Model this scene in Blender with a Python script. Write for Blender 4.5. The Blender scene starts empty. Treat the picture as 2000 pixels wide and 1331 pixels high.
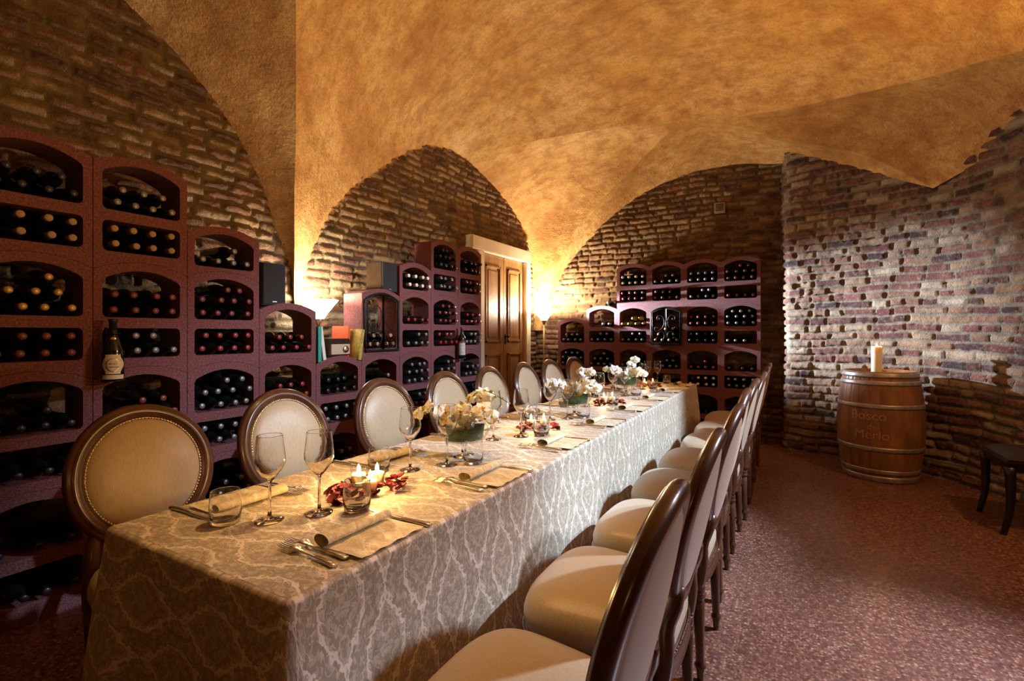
import bpy, bmesh, math, random
import numpy as np
from mathutils import Vector, Matrix, Euler

# ------------------------------------------------------------------ camera, world, lights, exposure
SC = bpy.context.scene
COL = SC.collection
PI = math.pi
rad = math.radians

cam_data = bpy.data.cameras.new('camera')
cam_data.sensor_width = 36.0
cam_data.lens = 17.33
cam_data.shift_y = -0.00775
cam_data.clip_start = 0.02
cam = bpy.data.objects.new('camera', cam_data)
COL.objects.link(cam)
cam.location = (0, 0, 1.27)
cam.rotation_euler = (rad(90), 0, rad(29.6))
SC.camera = cam

world = bpy.data.worlds.new('cellar_air')
SC.world = world
world.use_nodes = True
world.node_tree.nodes['Background'].inputs[0].default_value = (0.5, 0.28, 0.15, 1)
world.node_tree.nodes['Background'].inputs[1].default_value = 0.02

SC.view_settings.view_transform = 'Standard'
SC.view_settings.look = 'None'
SC.view_settings.gamma = 1.0
SC.view_settings.use_curve_mapping = False
SC.view_settings.exposure = 0.0
SC.cycles.caustics_reflective = False
SC.cycles.caustics_refractive = False
SC.cycles.sample_clamp_indirect = 4.0

def light(name, kind, loc, energy, color, size=0.05, aim=None, angle=90, blend=0.5):
    d = bpy.data.lights.new(name, kind)
    d.energy = energy
    d.color = color
    d.shadow_soft_size = size
    if kind == 'SPOT':
        d.spot_size = rad(angle)
        d.spot_blend = blend
    o = bpy.data.objects.new(name, d)
    COL.objects.link(o)
    o.location = loc
    if aim is not None:
        o.rotation_euler = (Vector(aim) - Vector(loc)).to_track_quat('-Z', 'Y').to_euler()
    return o

WARM = (1.0, 0.50, 0.17)
GOLD = (1.0, 0.60, 0.22)
COOL = (0.62, 0.78, 1.0)
CANDLE = (1.0, 0.55, 0.20)
# lamps of the room outside the frame, plus an added warm fill at right
light('wall_spot_light', 'SPOT', (1.5, 3.25, 2.55), 820, COOL, 0.03, aim=(-1.35, 3.1, 0.70), angle=58, blend=0.5)
light('floor_spot_light', 'SPOT', (1.55, 3.15, 2.35), 650, (0.74, 0.80, 1.0), 0.05, aim=(0.35, 1.7, 0.0), angle=62, blend=0.9)
light('right_uplight', 'SPOT', (1.7, 2.9, 1.8), 310, (1.0, 0.56, 0.18), 0.1, aim=(0.6, 2.4, 3.4), angle=150, blend=0.6)
light('right_warm_fill', 'SPOT', (1.75, 3.3, 2.5), 75, (1.0, 0.50, 0.20), 0.06, aim=(0.9, 4.6, 0.2), angle=85, blend=0.8)  # added fill without a fixture, warms the floor and wall at right
light('rear_uplight', 'SPOT', (0.9, -1.2, 1.7), 18, WARM, 0.15, aim=(-0.6, 0.8, 3.6), angle=140, blend=0.6)
light('table_overhead_spot', 'SPOT', (-1.15, 1.6, 3.1), 150, (1.0, 0.58, 0.23), 0.04, aim=(-1.20, 1.5, 0.75), angle=52, blend=0.8)  # unseen overhead source, warms the table top

# ------------------------------------------------------------------ helpers
def cr(pts, n):
    """Catmull-Rom through pts, resampled to n points by arc length."""
    P = np.array(pts, float)
    Q = np.vstack([2*P[0]-P[1], P, 2*P[-1]-P[-2]])
    out = []
    for i in range(len(P)-1):
        p0, p1, p2, p3 = Q[i], Q[i+1], Q[i+2], Q[i+3]
        for t in np.linspace(0, 1, 24, endpoint=False):
            out.append(0.5*((2*p1)+(-p0+p2)*t+(2*p0-5*p1+4*p2-p3)*t*t+(-p0+3*p1-3*p2+p3)*t**3))
    out.append(P[-1])
    return resample(np.array(out), n)

def resample(A, n):
    d = np.r_[0, np.cumsum(np.linalg.norm(np.diff(A, axis=0), axis=1))]
    s = np.linspace(0, d[-1], n)
    return np.stack([np.interp(s, d, A[:, k]) for k in range(A.shape[1])], 1)

def link(o, parent=None):
    COL.objects.link(o)
    if parent is not None:
        o.parent = parent
    return o

def tag(o, label=None, cat=None, group=None, kind=None):
    if label: o['label'] = label
    if cat: o['category'] = cat
    if group: o['group'] = group
    if kind: o['kind'] = kind
    return o

def empty(name, loc=(0, 0, 0), rz=0, label=None, cat=None, group=None):
    o = bpy.data.objects.new(name, None)
    COL.objects.link(o)
    o.location = loc
    o.rotation_euler = (0, 0, rz)
    o.empty_display_size = 0.05
    return tag(o, label, cat, group)

def obj(name, me, mat=None, parent=None, smooth=False):
    if isinstance(me, bmesh.types.BMesh):
        m = bpy.data.meshes.new(name)
        me.to_mesh(m)
        me.free()
        me = m
    if mat is not None:
        for x in (mat if isinstance(mat, (list, tuple)) else [mat]):
            me.materials.append(x)
    if smooth:
        me.polygons.foreach_set('use_smooth', [True]*len(me.polygons))
    o = bpy.data.objects.new(name, me)
    return link(o, parent)

def copy_tree(o, parent=None):
    c = o.copy()
    COL.objects.link(c)
    if parent is not None:
        c.parent = parent
    for ch in o.children:
        copy_tree(ch, c)
    return c

def box(bm, x0, x1, y0, y1, z0, z1, M=None, bev=0.0):
    r = bmesh.ops.create_cube(bm, size=1.0)
    vs = r['verts']
    for v in vs:
        v.co = Vector(((x0+x1)/2+v.co.x*(x1-x0), (y0+y1)/2+v.co.y*(y1-y0), (z0+z1)/2+v.co.z*(z1-z0)))
    if bev > 0:
        es = list({e for v in vs for e in v.link_edges})
        rb = bmesh.ops.bevel(bm, geom=es, offset=bev, segments=2, affect='EDGES')
        vs = list({v for f in rb['faces'] for v in f.verts} | {v for v in vs if v.is_valid})
    if M is not None:
        for v in vs:
            v.co = M @ v.co
    return vs

def lathe(bm, prof, seg=24, M=None, cap=True, mat=0):
    """prof: list of (r, z). Closed at the ends when r == 0 or cap."""
    rings = []
    for r, z in prof:
        if r <= 1e-6:
            rings.append([bm.verts.new((0, 0, z))])
        else:
            rings.append([bm.verts.new((r*math.cos(2*PI*k/seg), r*math.sin(2*PI*k/seg), z)) for k in range(seg)])
    fs = []
    for a, b in zip(rings[:-1], rings[1:]):
        if len(a) == 1 and len(b) == 1: continue
        for k in range(seg):
            k2 = (k+1) % seg
            if len(a) == 1: f = (a[0], b[k2], b[k])
            elif len(b) == 1: f = (a[k], a[k2], b[0])
            else: f = (a[k], a[k2], b[k2], b[k])
            fs.append(bm.faces.new(f))
    if cap:
        for rg, rev in ((rings[0], True), (rings[-1], False)):
            if len(rg) > 1:
                fs.append(bm.faces.new(rg[::-1] if rev else rg))
    for f in fs:
        f.smooth = True
        f.material_index = mat
    if M is not None:
        for rg in rings:
            for v in rg: v.co = M @ v.co
    return rings

def tube(bm, pts, r, seg=8, closed=False, caps=True):
    """round tube through pts; r a number or a list"""
    P = [Vector(p) for p in pts]
    n = len(P)
    rings = []
    up = None
    for i in range(n):
        if closed: t = (P[(i+1) % n]-P[i-1])
        else: t = P[min(i+1, n-1)]-P[max(i-1, 0)]
        t.normalize()
        if up is None:
            up = Vector((0, 0, 1)) if abs(t.z) < 0.9 else Vector((1, 0, 0))
        a = up - t*up.dot(t)
        if a.length < 1e-5: a = t.orthogonal()
        a.normalize()
        up = a
        b = t.cross(a)
        rr = r[i] if isinstance(r, (list, tuple)) else r
        rings.append([bm.verts.new(P[i]+(a*math.cos(2*PI*k/seg)+b*math.sin(2*PI*k/seg))*rr) for k in range(seg)])
    rng = range(n) if closed else range(n-1)
    for i in rng:
        A, B = rings[i], rings[(i+1) % n]
        for k in range(seg):
            f = bm.faces.new((A[k], A[(k+1) % seg], B[(k+1) % seg], B[k]))
            f.smooth = True
    if caps and not closed:
        bm.faces.new(rings[0][::-1]); bm.faces.new(rings[-1])
    return rings

def grid_mesh(name, P, attr=None, uv=None, closed_u=False):
    n, m = P.shape[:2]
    me = bpy.data.meshes.new(name)
    idx = np.arange(n*m).reshape(n, m)
    if closed_u:
        idx = np.vstack([idx, idx[:1]])
    q = np.stack([idx[:-1, :-1], idx[1:, :-1], idx[1:, 1:], idx[:-1, 1:]], -1).reshape(-1, 4)
    me.vertices.add(n*m)
    me.vertices.foreach_set('co', P.reshape(-1).astype(np.float32))
    me.loops.add(len(q)*4)
    me.loops.foreach_set('vertex_index', q.reshape(-1).astype(np.int32))
    me.polygons.add(len(q))
    me.polygons.foreach_set('loop_start', np.arange(0, len(q)*4, 4, dtype=np.int32))
    me.polygons.foreach_set('loop_total', np.full(len(q), 4, dtype=np.int32))
    me.update(calc_edges=True)
    if attr is not None:
        for k, A in attr.items():
            at = me.color_attributes.new(k, 'FLOAT_COLOR', 'POINT')
            full = np.ones((n*m, 4), np.float32)
            full[:, :A.shape[-1]] = A.reshape(n*m, -1)
            at.data.foreach_set('color', full.reshape(-1))
    if uv is not None:
        l = me.uv_layers.new(name='UVMap')
        l.data.foreach_set('uv', uv.reshape(n*m, 2)[q.reshape(-1)].astype(np.float32).reshape(-1))
    me.polygons.foreach_set('use_smooth', [True]*len(q))
    return me

_rng = np.random.RandomState(7)
_tab = _rng.rand(256, 256)
def vnoise(x, y, seed=0):
    x = x+seed*17.3; y = y+seed*9.1
    xi = np.floor(x).astype(int); yi = np.floor(y).astype(int)
    fx = x-xi; fy = y-yi
    fx = fx*fx*(3-2*fx); fy = fy*fy*(3-2*fy)
    g = lambda a, b: _tab[a % 256, b % 256]
    return (g(xi, yi)*(1-fx)+g(xi+1, yi)*fx)*(1-fy)+(g(xi, yi+1)*(1-fx)+g(xi+1, yi+1)*fx)*fy
def fbm(x, y, o=4, seed=0):
    s = 0; a = 1; t = 0
    for k in range(o):
        s = s+a*vnoise(x*2**k, y*2**k, seed+k); t += a; a *= 0.5
    return s/t

# ------------------------------------------------------------------ materials
def new_mat(name):
    m = bpy.data.materials.new(name)
    m.use_nodes = True
    nt = m.node_tree
    return m, nt, nt.nodes['Principled BSDF']

def simple(name, col, rough=0.5, metal=0.0, spec=0.5, noise=0.0, nscale=30, bump=0.0, bscale=80, coat=0.0, sheen=0.0, trans=0.0, ior=1.45, sss=0.0, stretch=None):
    m, nt, b = new_mat(name)
    b.inputs['Base Color'].default_value = (*col, 1)
    b.inputs['Roughness'].default_value = rough
    b.inputs['Metallic'].default_value = metal
    b.inputs['Specular IOR Level'].default_value = spec
    b.inputs['Coat Weight'].default_value = coat
    b.inputs['Coat Roughness'].default_value = 0.15
    b.inputs['Sheen Weight'].default_value = sheen
    b.inputs['Transmission Weight'].default_value = trans
    b.inputs['IOR'].default_value = ior
    if sss > 0:
        b.inputs['Subsurface Weight'].default_value = sss
        b.inputs['Subsurface Radius'].default_value = (0.014, 0.009, 0.005)
        b.inputs['Subsurface Scale'].default_value = 1.0
    if noise > 0 or bump > 0:
        tc = nt.nodes.new('ShaderNodeTexCoord')
        mp = nt.nodes.new('ShaderNodeMapping')
        nt.links.new(tc.outputs['Object'], mp.inputs[0])
        if stretch: mp.inputs['Scale'].default_value = stretch
    if noise > 0:
        nz = nt.nodes.new('ShaderNodeTexNoise')
        nz.inputs['Scale'].default_value = nscale
        nz.inputs['Detail'].default_value = 5
        nt.links.new(mp.outputs[0], nz.inputs['Vector'])
        r = nt.nodes.new('ShaderNodeValToRGB')
        r.color_ramp.elements[0].position = 0.3
        r.color_ramp.elements[1].position = 0.7
        r.color_ramp.elements[0].color = tuple(max(0, c*(1-noise)) for c in col)+(1,)
        r.color_ramp.elements[1].color = tuple(min(1, c*(1+noise)) for c in col)+(1,)
        nt.links.new(nz.outputs['Fac'], r.inputs[0])
        nt.links.new(r.outputs[0], b.inputs['Base Color'])
    if bump > 0:
        nz2 = nt.nodes.new('ShaderNodeTexNoise')
        nz2.inputs['Scale'].default_value = bscale
        nz2.inputs['Detail'].default_value = 4
        nt.links.new(mp.outputs[0], nz2.inputs['Vector'])
        bp = nt.nodes.new('ShaderNodeBump')
        bp.inputs['Strength'].default_value = bump
        bp.inputs['Distance'].default_value = 0.01
        nt.links.new(nz2.outputs['Fac'], bp.inputs['Height'])
        nt.links.new(bp.outputs[0], b.inputs['Normal'])
    return m

def ramp(nt, fac, stops, interp='LINEAR'):
    r = nt.nodes.new('ShaderNodeValToRGB')
    r.color_ramp.interpolation = interp
    e = r.color_ramp.elements
    while len(e) < len(stops): e.new(0.5)
    for x, (p, c) in zip(e, stops):
        x.position = p
        x.color = (*c, 1) if len(c) == 3 else c
    nt.links.new(fac, r.inputs[0])
    return r.outputs[0]

def math_n(nt, op, a, b=None, clamp=False):
    n = nt.nodes.new('ShaderNodeMath')
    n.operation = op
    n.use_clamp = clamp
    for i, v in enumerate((a, b)):
        if v is None: continue
        if isinstance(v, (int, float)): n.inputs[i].default_value = v
        else: nt.links.new(v, n.inputs[i])
    return n.outputs[0]

def mix_c(nt, fac, a, b, mode='MIX'):
    n = nt.nodes.new('ShaderNodeMix')
    n.data_type = 'RGBA'
    n.blend_type = mode
    for s, v in ((0, fac), (6, a), (7, b)):
        if isinstance(v, (int, float)): n.inputs[s].default_value = v
        elif isinstance(v, tuple): n.inputs[s].default_value = (*v, 1)
        else: nt.links.new(v, n.inputs[s])
    return n.outputs[2]

def noise_n(nt, vec, scale, detail=4, rough=0.5):
    n = nt.nodes.new('ShaderNodeTexNoise')
    n.inputs['Scale'].default_value = scale
    n.inputs['Detail'].default_value = detail
    n.inputs['Roughness'].default_value = rough
    nt.links.new(vec, n.inputs['Vector'])
    return n.outputs['Fac']

def bump_n(nt, h, strength, dist, bsdf):
    bp = nt.nodes.new('ShaderNodeBump')
    bp.inputs['Strength'].default_value = strength
    bp.inputs['Distance'].default_value = dist
    nt.links.new(h, bp.inputs['Height'])
    nt.links.new(bp.outputs[0], bsdf.inputs['Normal'])

def brick_mat(name, stops, mortar):
    m, nt, b = new_mat(name)
    at = nt.nodes.new('ShaderNodeAttribute'); at.attribute_name = 'bk'
    sp = nt.nodes.new('ShaderNodeSeparateColor')
    nt.links.new(at.outputs['Color'], sp.inputs[0])
    tc = nt.nodes.new('ShaderNodeTexCoord')
    v = tc.outputs['Object']
    n1 = noise_n(nt, v, 26, 6, 0.65)
    n2 = noise_n(nt, v, 7, 4)
    f = math_n(nt, 'ADD', sp.outputs[0], math_n(nt, 'MULTIPLY', math_n(nt, 'SUBTRACT', n1, 0.5), 0.55))
    c = ramp(nt, f, stops)
    c = mix_c(nt, math_n(nt, 'MULTIPLY', ramp(nt, n1, [(0.52, (0, 0, 0)), (0.7, (1, 1, 1))]), 0.55), c, tuple(x*1.1 for x in mortar))
    mo = mix_c(nt, n1, tuple(x*0.6 for x in mortar), tuple(x*1.25 for x in mortar))
    c = mix_c(nt, sp.outputs[1], c, mo)
    c = mix_c(nt, ramp(nt, n2, [(0.35, (0.45,)*3), (0.6, (0,)*3)]), c, (0.03, 0.02, 0.015))
    nt.links.new(c, b.inputs['Base Color'])
    b.inputs['Roughness'].default_value = 0.78
    b.inputs['Specular IOR Level'].default_value = 0.35
    h = math_n(nt, 'ADD', noise_n(nt, v, 45, 6, 0.7), math_n(nt, 'MULTIPLY', noise_n(nt, v, 160, 3), 0.4))
    bump_n(nt, h, 1.0, 0.03, b)
    return m

M_brick_l = brick_mat('old_ochre_brick', [(0.0, (0.10, 0.045, 0.03)), (0.3, (0.22, 0.085, 0.05)), (0.5, (0.33, 0.17, 0.085)), (0.7, (0.40, 0.25, 0.13)), (1.0, (0.46, 0.34, 0.20))], (0.30, 0.215, 0.115))
M_brick_r = brick_mat('old_red_brick', [(0.0, (0.055, 0.035, 0.04)), (0.15, (0.16, 0.05, 0.045)), (0.35, (0.25, 0.095, 0.075)), (0.55, (0.33, 0.18, 0.11)), (0.8, (0.44, 0.31, 0.19)), (1.0, (0.52, 0.44, 0.33))], (0.33, 0.275, 0.205))

def plaster_mat():
    m, nt, b = new_mat('ochre_lime_plaster')
    tc = nt.nodes.new('ShaderNodeTexCoord'); v = tc.outputs['Object']
    n1 = noise_n(nt, v, 1.3, 6, 0.6)
    n2 = noise_n(nt, v, 6.0, 8, 0.7)
    n3 = noise_n(nt, v, 60, 4, 0.6)
    mp = nt.nodes.new('ShaderNodeMapping'); mp.inputs['Scale'].default_value = (1, 3.2, 3.2)
    nt.links.new(v, mp.inputs[0])
    n4 = noise_n(nt, mp.outputs[0], 4.5, 8, 0.75)
    c = ramp(nt, n1, [(0.32, (0.44, 0.22, 0.065)), (0.5, (0.64, 0.385, 0.13)), (0.68, (0.78, 0.53, 0.23))])
    c = mix_c(nt, ramp(nt, n2, [(0.34, (0.75,)*3), (0.56, (0.0,)*3)]), c, (0.38, 0.17, 0.05))
    c = mix_c(nt, ramp(nt, n4, [(0.46, (0.0,)*3), (0.74, (0.8,)*3)]), c, (0.30, 0.13, 0.04))
    c = mix_c(nt, ramp(nt, n3, [(0.35, (0.35,)*3), (0.5, (0.0,)*3)]), c, (0.26, 0.12, 0.045))
    nt.links.new(c, b.inputs['Base Color'])
    b.inputs['Roughness'].default_value = 0.8
    b.inputs['Specular IOR Level'].default_value = 0.3
    h = math_n(nt, 'ADD', math_n(nt, 'MULTIPLY', n2, 1.2), math_n(nt, 'MULTIPLY', n3, 0.25))
    bump_n(nt, h, 0.6, 0.05, b)
    return m
M_plaster = plaster_mat()

def terrazzo_mat():
    m, nt, b = new_mat('red_terrazzo')
    tc = nt.nodes.new('ShaderNodeTexCoord'); v = tc.outputs['Object']
    vo = nt.nodes.new('ShaderNodeTexVoronoi'); vo.inputs['Scale'].default_value = 85
    nt.links.new(v, vo.inputs['Vector'])
    sp = nt.nodes.new('ShaderNodeSeparateColor'); nt.links.new(vo.outputs['Color'], sp.inputs[0])
    c = ramp(nt, sp.outputs[0], [(0.0, (0.09, 0.035, 0.022)), (0.3, (0.23, 0.10, 0.058)), (0.62, (0.31, 0.155, 0.095)), (0.85, (0.38, 0.21, 0.14)), (0.95, (0.42, 0.29, 0.21))], 'CONSTANT')
    c = mix_c(nt, ramp(nt, vo.outputs['Distance'], [(0.35, (0,)*3), (0.6, (0.8,)*3)]), c, (0.12, 0.05, 0.04))
    n = noise_n(nt, v, 2.0, 4)
    c = mix_c(nt, ramp(nt, n, [(0.35, (0.35,)*3), (0.6, (0,)*3)]), c, (0.12, 0.05, 0.03))
    nt.links.new(c, b.inputs['Base Color'])
    rr = math_n(nt, 'ADD', 0.24, math_n(nt, 'MULTIPLY', sp.outputs[1], 0.22))
    nt.links.new(rr, b.inputs['Roughness'])
    b.inputs['Specular IOR Level'].default_value = 0.55
    h = math_n(nt, 'ADD', sp.outputs[2], noise_n(nt, v, 9, 3))
    bump_n(nt, h, 0.14, 0.004, b)
    return m
M_floor = terrazzo_mat()

def damask_mat(name, base, motif, line):
    m, nt, b = new_mat(name)
    uvn = nt.nodes.new('ShaderNodeUVMap')
    sp = nt.nodes.new('ShaderNodeSeparateXYZ'); nt.links.new(uvn.outputs[0], sp.inputs[0])
    PX, PY = 0.13, 0.30
    u = math_n(nt, 'DIVIDE', sp.outputs[1], PX); w = math_n(nt, 'DIVIDE', sp.outputs[0], PY)
    # half-drop repeat: mirrored across the motif axis
    col = math_n(nt, 'FLOOR', u)
    w2 = math_n(nt, 'ADD', w, math_n(nt, 'MULTIPLY', col, 0.5))
    fu = math_n(nt, 'ABSOLUTE', math_n(nt, 'SUBTRACT', math_n(nt, 'FRACT', u), 0.5))      # 0 axis .. 0.5 edge
    fw = math_n(nt, 'FRACT', w2)
    cm = nt.nodes.new('ShaderNodeCombineXYZ')
    nt.links.new(math_n(nt, 'MULTIPLY', fu, 2.0), cm.inputs[0]); nt.links.new(math_n(nt, 'MULTIPLY', fw, 3.0), cm.inputs[1])
    n1 = noise_n(nt, cm.outputs[0], 1.9, 2, 0.5)
    n2 = noise_n(nt, cm.outputs[0], 4.2, 2, 0.55)
    # ogee lattice line
    og = math_n(nt, 'MULTIPLY', math_n(nt, 'ADD', math_n(nt, 'COSINE', math_n(nt, 'MULTIPLY', fw, 2*PI)), 1.0), 0.25)
    dd = math_n(nt, 'ABSOLUTE', math_n(nt, 'SUBTRACT', math_n(nt, 'ADD', fu, math_n(nt, 'MULTIPLY', math_n(nt, 'SUBTRACT', n2, 0.5), 0.42)), og))
    lat = ramp(nt, dd, [(0.0, (1,)*3), (0.03, (1,)*3), (0.055, (0,)*3)])
    # leaves: contour bands of the mirrored noise
    s = math_n(nt, 'SINE', math_n(nt, 'MULTIPLY', n1, 42.0))
    veins = ramp(nt, s, [(0.70, (0,)*3), (0.86, (1,)*3)])
    blob = ramp(nt, n2, [(0.45, (0,)*3), (0.50, (1,)*3)])
    c = mix_c(nt, blob, base, motif)
    c = mix_c(nt, math_n(nt, 'MULTIPLY', veins, 0.35), c, line)
    c = mix_c(nt, lat, c, line)
    wv = noise_n(nt, uvn.outputs[0], 900, 1)
    nt.links.new(c, b.inputs['Base Color'])
    gl = math_n(nt, 'MAXIMUM', lat, math_n(nt, 'MULTIPLY', veins, 0.6), True)
    nt.links.new(math_n(nt, 'SUBTRACT', 0.62, math_n(nt, 'MULTIPLY', gl, 0.30)), b.inputs['Roughness'])
    b.inputs['Sheen Weight'].default_value = 0.15
    b.inputs['Specular IOR Level'].default_value = 0.5
    h = math_n(nt, 'ADD', math_n(nt, 'MULTIPLY', gl, 0.5), math_n(nt, 'ADD', math_n(nt, 'MULTIPLY', wv, 0.25), math_n(nt, 'MULTIPLY', noise_n(nt, uvn.outputs[0], 9, 3), 2.0)))
    bump_n(nt, h, 0.35, 0.004, b)
    return m
M_cloth = damask_mat('damask_cloth', (0.58, 0.51, 0.39), (0.40, 0.345, 0.25), (0.90, 0.83, 0.70))
M_napkin = damask_mat('damask_napkin', (0.80, 0.70, 0.46), (0.66, 0.57, 0.36), (0.88, 0.82, 0.62))

def oak_mat(name, c1, c2, scale, stretch, rough=0.5, coat=0.0):
    m, nt, b = new_mat(name)
    tc = nt.nodes.new('ShaderNodeTexCoord')
    mp = nt.nodes.new('ShaderNodeMapping'); mp.inputs['Scale'].default_value = stretch
    nt.links.new(tc.outputs['Object'], mp.inputs[0])
    n = noise_n(nt, mp.outputs[0], scale, 6, 0.6)
    n2 = noise_n(nt, tc.outputs['Object'], 5, 3)
    c = ramp(nt, n, [(0.3, c1), (0.7, c2)])
    c = mix_c(nt, ramp(nt, n2, [(0.35, (0.5,)*3), (0.6, (0,)*3)]), c, tuple(x*0.6 for x in c1))
    nt.links.new(c, b.inputs['Base Color'])
    b.inputs['Roughness'].default_value = rough
    b.inputs['Coat Weight'].default_value = coat
    b.inputs['Coat Roughness'].default_value = 0.2
    bump_n(nt, n, 0.25, 0.004, b)
    return m
M_walnut = oak_mat('polished_walnut', (0.05, 0.018, 0.009), (0.14, 0.055, 0.025), 14, (1, 1, 0.25), 0.30, 0.5)
M_barrel = oak_mat('barrel_oak', (0.16, 0.065, 0.025), (0.33, 0.15, 0.06), 18, (1, 1, 0.12), 0.5, 0.15)
M_door = oak_mat('honey_pine', (0.20, 0.09, 0.03), (0.42, 0.22, 0.08), 12, (1, 1, 0.12), 0.4, 0.2)
M_darkchair = simple('dark_lacquer_wood', (0.012, 0.006, 0.004), 0.4, coat=0.15)
M_darkseat = simple('dark_leather', (0.014, 0.007, 0.006), 0.6, bump=0.2)
M_frame = simple('cream_door_frame', (0.62, 0.50, 0.34), 0.6, noise=0.1, nscale=6, bump=0.1)
M_rack = simple('mauve_red_cast_stone', (0.17, 0.058, 0.060), 0.85, noise=0.45, nscale=100, bump=0.8, bscale=150)
M_fabric = simple('cream_satin_upholstery', (0.46, 0.37, 0.235), 0.34, noise=0.10, nscale=160, sheen=0.3, stretch=(1, 1, 0.25), bump=0.12, bscale=500)
M_backpanel = simple('brown_rear_upholstery', (0.33, 0.20, 0.11), 0.6, noise=0.08, nscale=200, sheen=0.2)
M_brass = simple('antique_brass_nails', (0.55, 0.42, 0.28), 0.25, metal=1.0)
M_bottle = simple('dark_bottle_glass', (0.006, 0.009, 0.007), 0.10, spec=0.6, coat=0.2)
M_bottle_g = simple('pale_green_bottle_glass', (0.20, 0.20, 0.05), 0.12, spec=0.6)
CAPS = {
    'red': simple('red_capsule', (0.20, 0.025, 0.022), 0.35),
    'black': simple('black_capsule', (0.025, 0.025, 0.03), 0.35, metal=0.3),
    'white': simple('white_capsule', (0.75, 0.72, 0.68), 0.4),
    'gold': simple('gold_capsule', (0.42, 0.27, 0.09), 0.4, metal=0.6),
    'silver': simple('silver_capsule', (0.20, 0.20, 0.21), 0.4, metal=0.5),
    'cork': simple('pale_cork_capsule', (0.34, 0.24, 0.14), 0.7, noise=0.3, nscale=300),
    'wine': simple('wine_red_capsule', (0.14, 0.03, 0.03), 0.35),
}
M_label = simple('cream_paper_label', (0.62, 0.52, 0.33), 0.6, noise=0.15, nscale=90)
M_labelw = simple('pale_paper_label', (0.45, 0.42, 0.38), 0.6, noise=0.3, nscale=60)
M_ink = simple('dark_ink', (0.04, 0.03, 0.02), 0.6)
M_gold = simple('gold_foil', (0.50, 0.36, 0.14), 0.35, metal=0.8)
M_iron = simple('black_wrought_iron', (0.018, 0.018, 0.02), 0.38, metal=0.6, bump=0.2, bscale=150)
M_steel = simple('galvanised_hoop_steel', (0.36, 0.33, 0.30), 0.45, metal=0.6, noise=0.3, nscale=20)
M_silver = simple('polished_cutlery_steel', (0.80, 0.75, 0.68), 0.30, metal=1.0)
M_glass = simple('clear_glass', (1, 1, 1), 0.0, trans=1.0, ior=1.46)
def thin_glass():
    m, nt, b = new_mat('thin_clear_glass')
    out = [n for n in nt.nodes if n.type == 'OUTPUT_MATERIAL'][0]
    tr = nt.nodes.new('ShaderNodeBsdfTransparent'); gl = nt.nodes.new('ShaderNodeBsdfGlossy')
    gl.inputs['Roughness'].default_value = 0.02
    tr.inputs[0].default_value = (0.96, 0.96, 0.94, 1)
    lw = nt.nodes.new('ShaderNodeLayerWeight'); lw.inputs[0].default_value = 0.5
    fac = math_n(nt, 'ADD', math_n(nt, 'MULTIPLY', math_n(nt, 'POWER', lw.outputs['Facing'], 4.0), 0.5), 0.03)
    mx = nt.nodes.new('ShaderNodeMixShader')
    nt.links.new(fac, mx.inputs[0]); nt.links.new(tr.outputs[0], mx.inputs[1]); nt.links.new(gl.outputs[0], mx.inputs[2])
    nt.links.new(mx.outputs[0], out.inputs[0])
    return m
M_thin = thin_glass()
M_wax = simple('candle_wax', (0.95, 0.84, 0.62), 0.5, sss=1.0)
M_wick = simple('burnt_wick', (0.02, 0.015, 0.01), 0.9)
M_petal = simple('dark_red_rose_petal', (0.13, 0.002, 0.006), 0.55, noise=0.35, nscale=40)
M_orchid = simple('ivory_orchid_petal', (0.93, 0.90, 0.76), 0.5, sheen=0.2, sss=0.15)
M_lip = simple('yellow_orchid_lip', (0.70, 0.50, 0.10), 0.5)
M_bud = simple('green_orchid_bud', (0.38, 0.42, 0.10), 0.5)
M_stem = simple('brown_green_stem', (0.07, 0.06, 0.02), 0.5)
M_leaf = simple('dark_green_leaf', (0.035, 0.07, 0.02), 0.35, noise=0.3, nscale=40)
M_black = simple('matt_black_plastic', (0.012, 0.012, 0.013), 0.5)
M_cone = simple('black_speaker_cloth', (0.02, 0.02, 0.022), 0.85, bump=0.3, bscale=900)
M_brownside = simple('walnut_vinyl_side', (0.030, 0.016, 0.008), 0.85, spec=0.15, noise=0.2, nscale=20)
M_pole = simple('satin_bronze_pole', (0.30, 0.20, 0.11), 0.35, metal=0.8)
M_cable = simple('grey_cable', (0.16, 0.14, 0.12), 0.6)
M_vent = simple('grey_vent_plate', (0.35, 0.30, 0.24), 0.6)
M_green = simple('green_book_cloth', (0.02, 0.26, 0.20), 0.5)
M_whitebook = simple('white_book_cover', (0.62, 0.60, 0.57), 0.45)
M_orange = simple('orange_red_book_cover', (0.62, 0.11, 0.04), 0.45)
M_olive = simple('olive_yellow_book_cover', (0.34, 0.25, 0.05), 0.5, noise=0.3, nscale=50)
M_pages = simple('book_page_paper', (0.70, 0.64, 0.50), 0.8)
M_tablewood = simple('table_wood', (0.20, 0.11, 0.05), 0.6)

def emit(name, col, s, mixin=1.0):
    m, nt, b = new_mat(name)
    b.inputs['Base Color'].default_value = (0.8, 0.8, 0.8, 1)
    b.inputs['Emission Color'].default_value = (*col, 1)
    b.inputs['Emission Strength'].default_value = s
    return m
M_flame = emit('candle_flame', (1.0, 0.62, 0.22), 22)
M_bowl = emit('lit_frosted_glass', (1.0, 0.88, 0.70), 20)
M_bulb = emit('lamp_bulb', (1.0, 0.93, 0.80), 60)

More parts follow.
